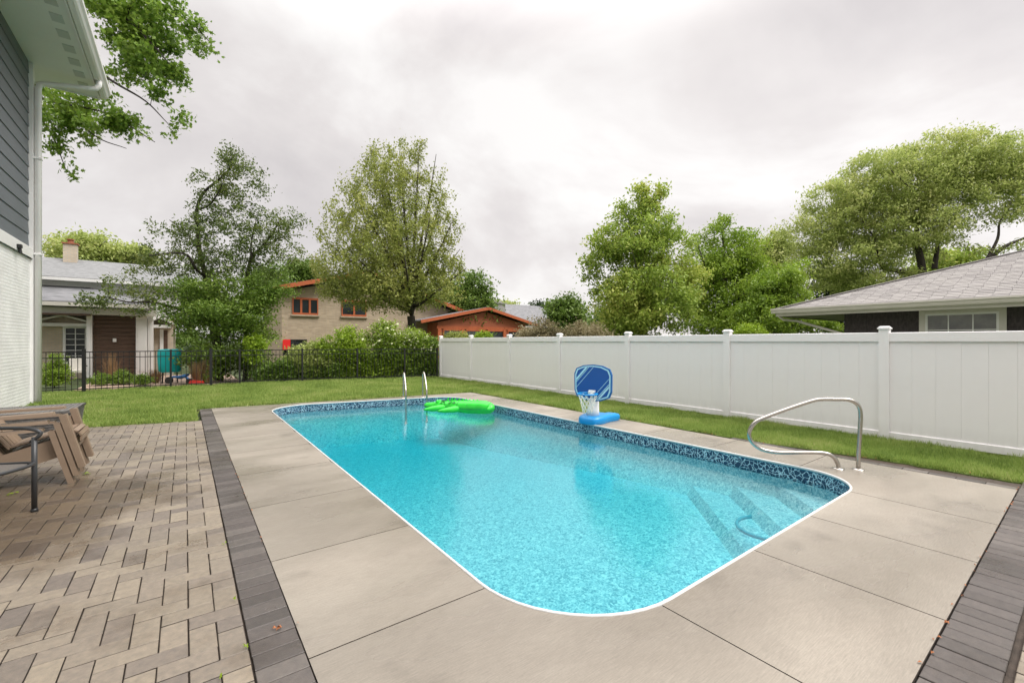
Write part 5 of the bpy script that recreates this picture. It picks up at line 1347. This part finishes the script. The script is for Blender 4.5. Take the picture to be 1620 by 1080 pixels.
# dark evergreen and low trees behind roofs
for (u, v, ru, rv, D, lm, nm, lb, sd_, cl_) in (
    (1330,455,46,50,40,'leaf_dark','evergreen_tree','dark evergreen tree in the shade just behind the grey roof corner',21,200),
    (1225,392,30,32,44,'leaf_locust','distant_locust_tree','pale feathery distant tree between the bright green tree and the huge locust',22,110),
    (1500,412,60,26,48,'leaf_yellow','far_green_tree','distant yellow green tree low behind the ridge of the grey shingle roof',23,150),
    (745,462,42,38,42,'leaf_mid','round_green_tree','rounded mid green tree behind the right side of the maple',24,200),
    (795,492,24,18,60,'leaf_locust','distant_pale_tree','small pale distant tree above the peak of the orange gable',25,70),
    (858,492,26,12,62,'leaf_dark','distant_dark_tree','low dark tree beside the square stone chimney',26,70),
    (896,492,36,32,30,'leaf_mid','grey_green_tree','grey green loose tree between the stone chimney and the yellow green tree',27,170),
    (130,392,62,34,46,'leaf_locust','pale_feathery_tree','pale feathery tree behind the chimney of the cream brick house',28,190),
    (205,402,36,22,48,'leaf_locust','pale_feathery_tree','smaller pale tree on the right end of the cream brick house roof',29,90),
    (300,470,70,60,44,'leaf_mid','background_tree','green tree far behind the crooked tree above the distant hedge',30,200),
    (425,440,42,26,46,'leaf_mid','background_tree','green tree top showing left of the tan stone house roof',31,120),
    (970,505,44,26,40,'leaf_mid','background_tree','low green tree behind the left foot of the yellow green tree',32,120),
    (480,425,30,14,50,'leaf_mid','background_tree','thin green treetop just above the orange eave of the stone house',33,70)):
    gz_ = at(u, v, D).z
    plant(nm, lb, 'tree', at(u,540,D), [(footed(D, u, (u,520),(u+3,v+rv*.5),(u,v)), .18, .05), (U(D,(u+1,v+rv*.6),(u-ru*.4,v,-.4),(u-ru*.6,v-rv*.3,-.4)),.07,.02), (U(D,(u+1,v+rv*.6),(u+ru*.4,v,-.4),(u+ru*.6,v-rv*.3,-.4)),.07,.02)],
        [blob(u,v,ru*.8,rv*.8,D,w=1), blob(u-ru*.4,v+rv*.2,ru*.6,rv*.6,D), blob(u+ru*.4,v+rv*.25,ru*.6,rv*.6,D), blob(u,v+rv*.9,ru*.95,rv*.7,D,w=.9), blob(u+ru*.1,v-rv*.35,ru*.45,rv*.55,D,w=1.4)],
        cl_, 60, .011*D, .0078*D, lm, seed=sd_, flat=.6, min_z=.6)

# hedge along the black fence: individual shrubs
D0 = 0
hd = [ # u, v, ru, rv, D, leaf, label, extra
    (545,560,48,48,18.9,'leaf_lime','lime green shrub with white blossom, left of the viburnums behind the black fence',('flower',400,.11,.75)),
    (610,548,46,50,19.4,'leaf_bright','rounded bright green shrub with white blossom in the middle of the hedge',('flower',1300,.11,.6)),
    (655,552,42,44,19.9,'leaf_bright','shrub full of white flower clusters right of the maple trunk',('flower',1600,.11,.55)),
    (675,575,30,50,20.0,'leaf_vine','dark green shrub against the end post of the white fence',('flower',300,.11,.75)),
    (492,568,44,32,18.5,'leaf_locust','pale grey green soft shrub in front of the tan stone house',None),
    (580,585,70,24,18.9,'leaf_lime','low lime green shrub spilling along the black fence in the hedge middle',None),
    (450,590,50,22,17.7,'leaf_vine','low dark green shrub along the black fence left of the pale shrub',None),
    (520,592,44,18,18.3,'leaf_vine','low leafy shrub along the foot of the black fence below the lime one',None),
    (640,598,46,16,19.5,'leaf_mid','low dark shrub along the black fence below the white blossom',None),
]
for i, (u, v, ru, rv, D, lm, lb, ex_) in enumerate(hd):
    # keep behind the fence line
    plant('garden_shrub', lb, 'shrub', at(u,540,D), [(footed(D, u, (u,600),(u+2,575),(u,v+10)), .04, .015), (footed(D, u-ru*.2, (u-ru*.2,600),(u-ru*.35,v+5)), .03,.012), (footed(D, u+ru*.2, (u+ru*.2,600),(u+ru*.35,v+5)), .03,.012)],
        [blob(u,v,ru*.8,rv*.85,D), blob(u-ru*.4,v+rv*.3,ru*.55,rv*.7,D), blob(u+ru*.4,v+rv*.3,ru*.55,rv*.7,D), blob(u+ru*.15,v-rv*.4,ru*.4,rv*.5,D,w=1.3)],
        150, 95, .15, .115, lm, seed=40+i, trunk_name='stem', crown='foliage', extra=ex_, group='shrubs of the hedge behind the black fence', min_z=.12,
        keep=lambda x, y, z: y > (19.35 if x < 3.75 else 19.3 - (x-3.75)*.29))
# shrubs over the white fence
for i, (u, v, ru, rv, D, lm, lb) in enumerate((
    (722,534,22,8,21,'leaf_olive','flowering shrub tops over the far end of the white fence below the orange windows'),
    (765,532,12,6,20.5,'leaf_lime','small lime shrub top over the white fence below the orange building'),
    (850,520,40,20,19,'leaf_brown','pinkish brown shrub behind the white fence, left one of the pair'),
    (925,524,46,18,18.5,'leaf_brown','pinkish brown shrub behind the white fence, touching the yellow green tree'),
    (1185,524,26,14,18,'leaf_lime','small light green shrub top beside the fence post under the bright tree'))):
    plant('fence_side_shrub', lb, 'shrub', at(u,540,D), [(footed(D, u, (u,560),(u+2,535),(u,v)), .04, .015)],
        [blob(u,v,ru*.8,rv,D), blob(u-ru*.4,v+rv*.6,ru*.6,rv,D), blob(u+ru*.4,v+rv*.6,ru*.6,rv,D), blob(u,v+rv*2,ru,rv*1.6,D,w=.6)],
        150, 60, .14, .10, lm, seed=60+i, trunk_name='stem', crown='foliage', min_z=.2, keep=lambda x, y, z: x > 9.6)
# neighbour's yard plants at the left
for i, (u, v, ru, rv, D, lm, lb, nm) in enumerate((
    (86,592,22,36,15.8,'leaf_bright','conical bright green arborvitae beside the house corner behind the black fence','arborvitae'),
    (196,600,16,14,16.6,'leaf_vine','low green peony clump in front of the brown board wall, left one','peony_shrub'),
    (226,604,14,11,16.4,'leaf_vine','low green peony clump in front of the white porch column','peony_shrub'),
    (160,606,18,14,16.2,'leaf_vine','low green shrub below the white framed window','peony_shrub'),
    (298,560,40,14,34,'leaf_dark','dark clipped hedge far behind the teal cover','far_hedge'),
    (300,545,46,20,42,'leaf_mid','soft green shrubs behind the far clipped hedge','far_shrub'))):
    plant(nm, lb, 'shrub', at(u,540,D), [(footed(D, u, (u,v+rv*.7),(u,v)), .03, .015)],
        ([blob(u,v,ru*.8,rv*.7,D), blob(u,v+rv*.4,ru,rv*.6,D), blob(u,v-rv*.5,ru*.5,rv*.5,D,w=1.5)]),
        120, 80, .0055*D, .0045*D, lm, seed=70+i, trunk_name='stem', crown='foliage', min_z=.05, keep=lambda x, y, z: y > 19.3)

# top left maple: trunk stands behind the house, limbs hang into the picture
D = 15.0
tb0 = at(-40, 540, 17.5)
lim = [([Vector((tb0.x,tb0.y,-.1)), Vector((tb0.x,tb0.y,3)), Vector((tb0.x+.1,tb0.y,6)), at(-20,150,16.5)], .34, .22),
       (U(D, (-20,150,1.5),(60,40,1),(130,-10,.5),(200,30),(245,75),(275,110)), .14, .015), (U(D, (130,-10,.5),(190,-20),(250,10),(300,35),(335,70)), .08, .012),
       (U(D, (60,40,1),(120,90,.6),(180,130,.3),(230,160),(265,195)), .08, .012), (U(D, (-20,150,1.5),(40,150,1),(100,165,.4),(170,180),(245,225)), .09, .012),
       (U(D, (40,155,1),(80,210,.5),(105,270)), .05, .01), (U(D, (200,25),(215,-10,-.5),(260,-30,-.8)), .05,.012), (U(D, (100,165,.4),(150,215),(200,235)), .04,.01)]
plant('silver_maple_branches', 'leafy maple reaching in from behind the white gutter at top left', 'tree', (tb0.x, tb0.y), lim,
    [blob(190,20,60,45,D,w=1.3), blob(255,35,45,42,D,w=1.2), blob(322,74,30,18,D,w=1.3), blob(340,86,12,10,D,w=3), blob(300,45,28,26,D,w=1.0), blob(215,90,55,40,D,w=1.2), blob(265,120,32,42,D,w=1.2), blob(285,185,14,26,D,w=2.0), blob(105,185,55,34,D,w=1.3), blob(180,195,45,26,D,w=1.0), blob(240,215,32,16,D,w=1.4), blob(85,225,26,26,D,w=1.1), blob(112,278,12,14,D,w=3), blob(160,-30,80,40,D,w=.8), blob(110,120,60,50,D+.5,w=.8)],
    420, 34, .14, .17, 'leaf_maple', seed=15, lobed=True, flat=.9, shell=.6, twig=.018, min_z=4, upward=.3)

# ------------------------------------------------------------------ neighbour's yard objects
# teal covered barrel
D = 17.2
tcb = at(269, 575, D)
tl = root('teal_covered_chair', 'bright teal fabric cover standing on the paving beyond the black fence', 'cover', (tcb.x, tcb.y, 0))
q = MB(); n_ = 14
for (rr_, z) in ((.30,.42),(.36,.50),(.37,.8),(.38,1.1),(.385,1.26),(.36,1.30),(.2,1.32)):
    for k in range(n_):
        a = 2*pi*k/n_; wob = 1 + .05*sin(3*a+z*5); sq = 1/max(abs(cos(a)),abs(sin(a)))**.55
        q.v.append((tcb.x+rr_*sq*wob*cos(a), tcb.y+rr_*sq*wob*sin(a), z-.02))
for j in range(6):
    for k in range(n_): q.f.append((j*n_+k, j*n_+(k+1)%n_, (j+1)*n_+(k+1)%n_, (j+1)*n_+k)); q.mi.append(0)
q.f.append(tuple(6*n_+k for k in range(n_))); q.mi.append(0)
q.build('fabric', M['teal'], tl, True)
for a in (.25*pi,.75*pi,1.25*pi,1.75*pi):
    q = MB(); q.tube([(tcb.x+.3*cos(a),tcb.y+.3*sin(a),.5),(tcb.x+.34*cos(a),tcb.y+.34*sin(a),-.02)], .02, 6); q.build('leg', M['black_metal'], tl)
# toy ride-on
tp = at(285, 604, 16.6); tz = 0
ty = root('toy_tricycle', 'small blue and red ride-on toy lying on the paving behind the black fence', 'toy', (tp.x, tp.y, 0))
def tpnt(a, b, z): return (tp.x + a*CY + b*SY, tp.y - a*SY + b*CY, z)
for (a, r) in ((-.42,.13),(.35,.10)):
    q = MB(); q.tube([tpnt(a,-.05,r), tpnt(a,.05,r)], [r,r], 14); q.tube([tpnt(a,-.06,r), tpnt(a,-.052,r)], [r*.4,r*.4], 10); q.build('wheel', M['black_metal'], ty)
q = MB(); q.tube(smooth_path([tpnt(-.42,0,.13),tpnt(-.25,0,.26),tpnt(0,0,.22),tpnt(.2,0,.26),tpnt(.35,0,.12)],4), .045, 8); q.build('frame', M['toy_blue'], ty, True)
q = MB(); q.add([tpnt(-.12,-.1,.24),tpnt(.25,-.1,.28),tpnt(.25,.1,.28),tpnt(-.12,.1,.24),tpnt(-.1,-.08,.29),tpnt(.3,-.08,.38),tpnt(.3,.08,.38),tpnt(-.1,.08,.29)], [(4,5,6,7),(0,1,5,4),(1,2,6,5),(2,3,7,6),(3,0,4,7),(3,2,1,0)]); q.build('seat', M['toy_blue'], ty)
q = MB(); q.tube([tpnt(-.42,0,.14),tpnt(-.36,0,.36),tpnt(-.36,-.15,.38)], .018, 6); q.tube([tpnt(-.36,0,.37),tpnt(-.36,.15,.38)], .018, 6); q.build('handlebar', M['light_grey'], ty)
q = MB(); q.add([tpnt(.40,-.12,.02),tpnt(.85,-.10,.02),tpnt(.85,.12,.02),tpnt(.40,.12,.02),tpnt(.44,-.1,.13),tpnt(.8,-.08,.10),tpnt(.8,.1,.10),tpnt(.44,.1,.13)], [(4,5,6,7),(0,1,5,4),(1,2,6,5),(2,3,7,6),(3,0,4,7)]); rt_ = q.build('toy_trailer', M['toy_red'], ty)
# neighbour's garden chair
gp_ = at(120, 590, 17.0)
gc = root('garden_chair', 'dark garden chair with pale seat cushion behind the black fence near the window', 'chair', (gp_.x, gp_.y, 0))
def gq(a, b, z): return (gp_.x + a, gp_.y + b, z)
for (a, b) in ((-.25,-.25),(.25,-.25),(-.25,.25),(.25,.25)):
    q = MB(); q.tube([gq(a,b,0), gq(a*.95,b*.95,.62 if b < 0 else .95)], .018, 6); q.build('leg', M['black_metal'], gc)
q = MB(); q.box(gp_.x-.26,gp_.x+.26,gp_.y-.26,gp_.y+.26,.40,.50); q.build('cushion', M['cream'], gc)
q = MB(); q.slab([gq(-.24,.22,.5),gq(.24,.22,.5),gq(.24,.32,.95),gq(-.24,.32,.95)], .05); q.build('backrest', M['cream'], gc)
for a in (-.27,.27):
    q = MB(); q.bar(gq(a,-.28,.64),gq(a,.26,.64),.04,.03); q.build('armrest', M['black_metal'], gc)
# ornamental grass clumps
def clump(name, label, u, v, D, h, n, spread, seed, mt='straw'):
    rng = np.random.default_rng(seed); c = at(u, v, D)
    a = rng.uniform(0,2*pi,n); r0 = rng.uniform(0,.10,n); ln = rng.uniform(.1,1,n)*spread; hh = h*rng.uniform(.5,1.05,n)
    V = np.zeros((n,4,3)); bx = c.x+np.cos(a)*r0; by = c.y+np.sin(a)*r0; w = .008
    px, py = -np.sin(a)*w, np.cos(a)*w
    V[:,0] = np.stack([bx-px,by-py,np.full(n,-.03)],1); V[:,1] = np.stack([bx+px,by+py,np.full(n,-.03)],1)
    V[:,2] = np.stack([bx+np.cos(a)*ln+px*.4,by+np.sin(a)*ln+py*.4,hh],1); V[:,3] = np.stack([bx+np.cos(a)*ln-px*.4,by+np.sin(a)*ln-py*.4,hh],1)
    r = root(name, label, 'plant', (c.x, c.y, 0)); o = bpy.data.objects.new('blades', np_mesh('blades', V, 4, M[mt])); COL.objects.link(o); attach(o, r); o['kind'] = 'stuff'
clump('dry_grass_clump', 'tall dry straw coloured grass in front of the brown board wall', 176, 540, 17.6, 1.15, 130, .35, 1)
clump('dry_grass_clump', 'tan ornamental grass clump behind the black fence right of the toy', 312, 540, 16.9, .8, 420, .32, 2)
clump('dry_grass_clump', 'tan ornamental grass clump against the dark trunk behind the black fence', 326, 540, 17.2, .9, 300, .25, 3)
clump('dry_grass_clump', 'low tan grass tuft beside the white porch column', 246, 540, 17.2, .5, 220, .3, 4)
clump('weed_tuft', 'thin dry weed growing at the foot of the white fence post by the pool', 1158, 540, 5.2*SY+8.95*SY*.0+7.9, .26, 26, .10, 5)

# ------------------------------------------------------------------ fallen leaves and weeds
rl = random.Random(33)
def debris(name, label, cat, pts, matn, size, grp, ncl=1):
    for i, (x, y, z) in enumerate(pts):
        q = MB(); 
        for k in range(ncl):
            a = rl.uniform(0, 2*pi); s = size*rl.uniform(.6,1.2); cx_, cy_ = x + rl.uniform(-1,1)*size*.6*(ncl>1), y + rl.uniform(-1,1)*size*.6*(ncl>1)
            P_ = [(-.5,0,.004),(-.1,.28,.012+rl.uniform(0,.01)),(.5,0,.006),(-.1,-.28,.012)]
            q.add([(cx_+(px*cos(a)-py*sin(a))*s, cy_+(px*sin(a)+py*cos(a))*s, z+pz+k*.004) for px,py,pz in P_], [(0,3,1),(3,2,1)])
        o = q.build(name, M[matn]); tag(o, label, cat, grp)
lp = []
for k in range(16):
    y = rl.uniform(2.4, 8); lp.append((DX0 - .004 + rl.uniform(-.012,.012), y, .0))
debris('fallen_leaf', 'small rust brown leaf lying in the seam between concrete and left dark pavers', 'leaf', lp, 'dead_leaf', .022, 'leaves in the left paver seam')
lp = []
for k in range(24): lp.append((rl.uniform(2.9, 7.3), DY0 - .004 + rl.uniform(-.012,.012), 0))
debris('fallen_leaf', 'small rust brown leaf lying in the seam between concrete and near dark pavers', 'leaf', lp, 'dead_leaf', .024, 'leaves in the near paver seam')
lp = []
for k in range(28): 
    y = rl.uniform(.4, 9); xx = 7.62 if y < 1.75 else (7.6 - (y-1.75)*.19 if y < 3.2 else 7.3); lp.append((xx - rl.uniform(-.02,.07), y, .0))
debris('fallen_leaf', 'small brown leaf lying along the grass edge by the white fence', 'leaf', lp, 'dead_leaf', .028, 'leaves along the fence side grass edge')
for (u, v, lb) in ((373,950,'tiny green weed sprouting at the edge of the dark paver row, nearest one'),(388,1025,'tiny green weed sprouting beside the dark pavers low in the picture'),(355,862,'small green sprout in the joint between tan and dark pavers'),(138,750,'green leaf tuft lying at the feet of the stacked chairs'),(20,782,'green leaf sprig on the wet pavers under the metal chair'),(347,1076,'tiny yellow green weed between tan pavers at the bottom edge')):
    x, y = gnd(u, v); debris('weed' if 'weed' in lb or 'sprout' in lb else 'leaf_sprig', lb, 'weed', [(x, y, 0)], 'leaf_lime', .018 if v > 800 else .05, None, 4)
debris('fallen_leaf', 'single small rust leaf lying on the dark paver row near the bottom', 'leaf', [(*gnd(436, 996), 0)], 'dead_leaf', .03, None, 3)
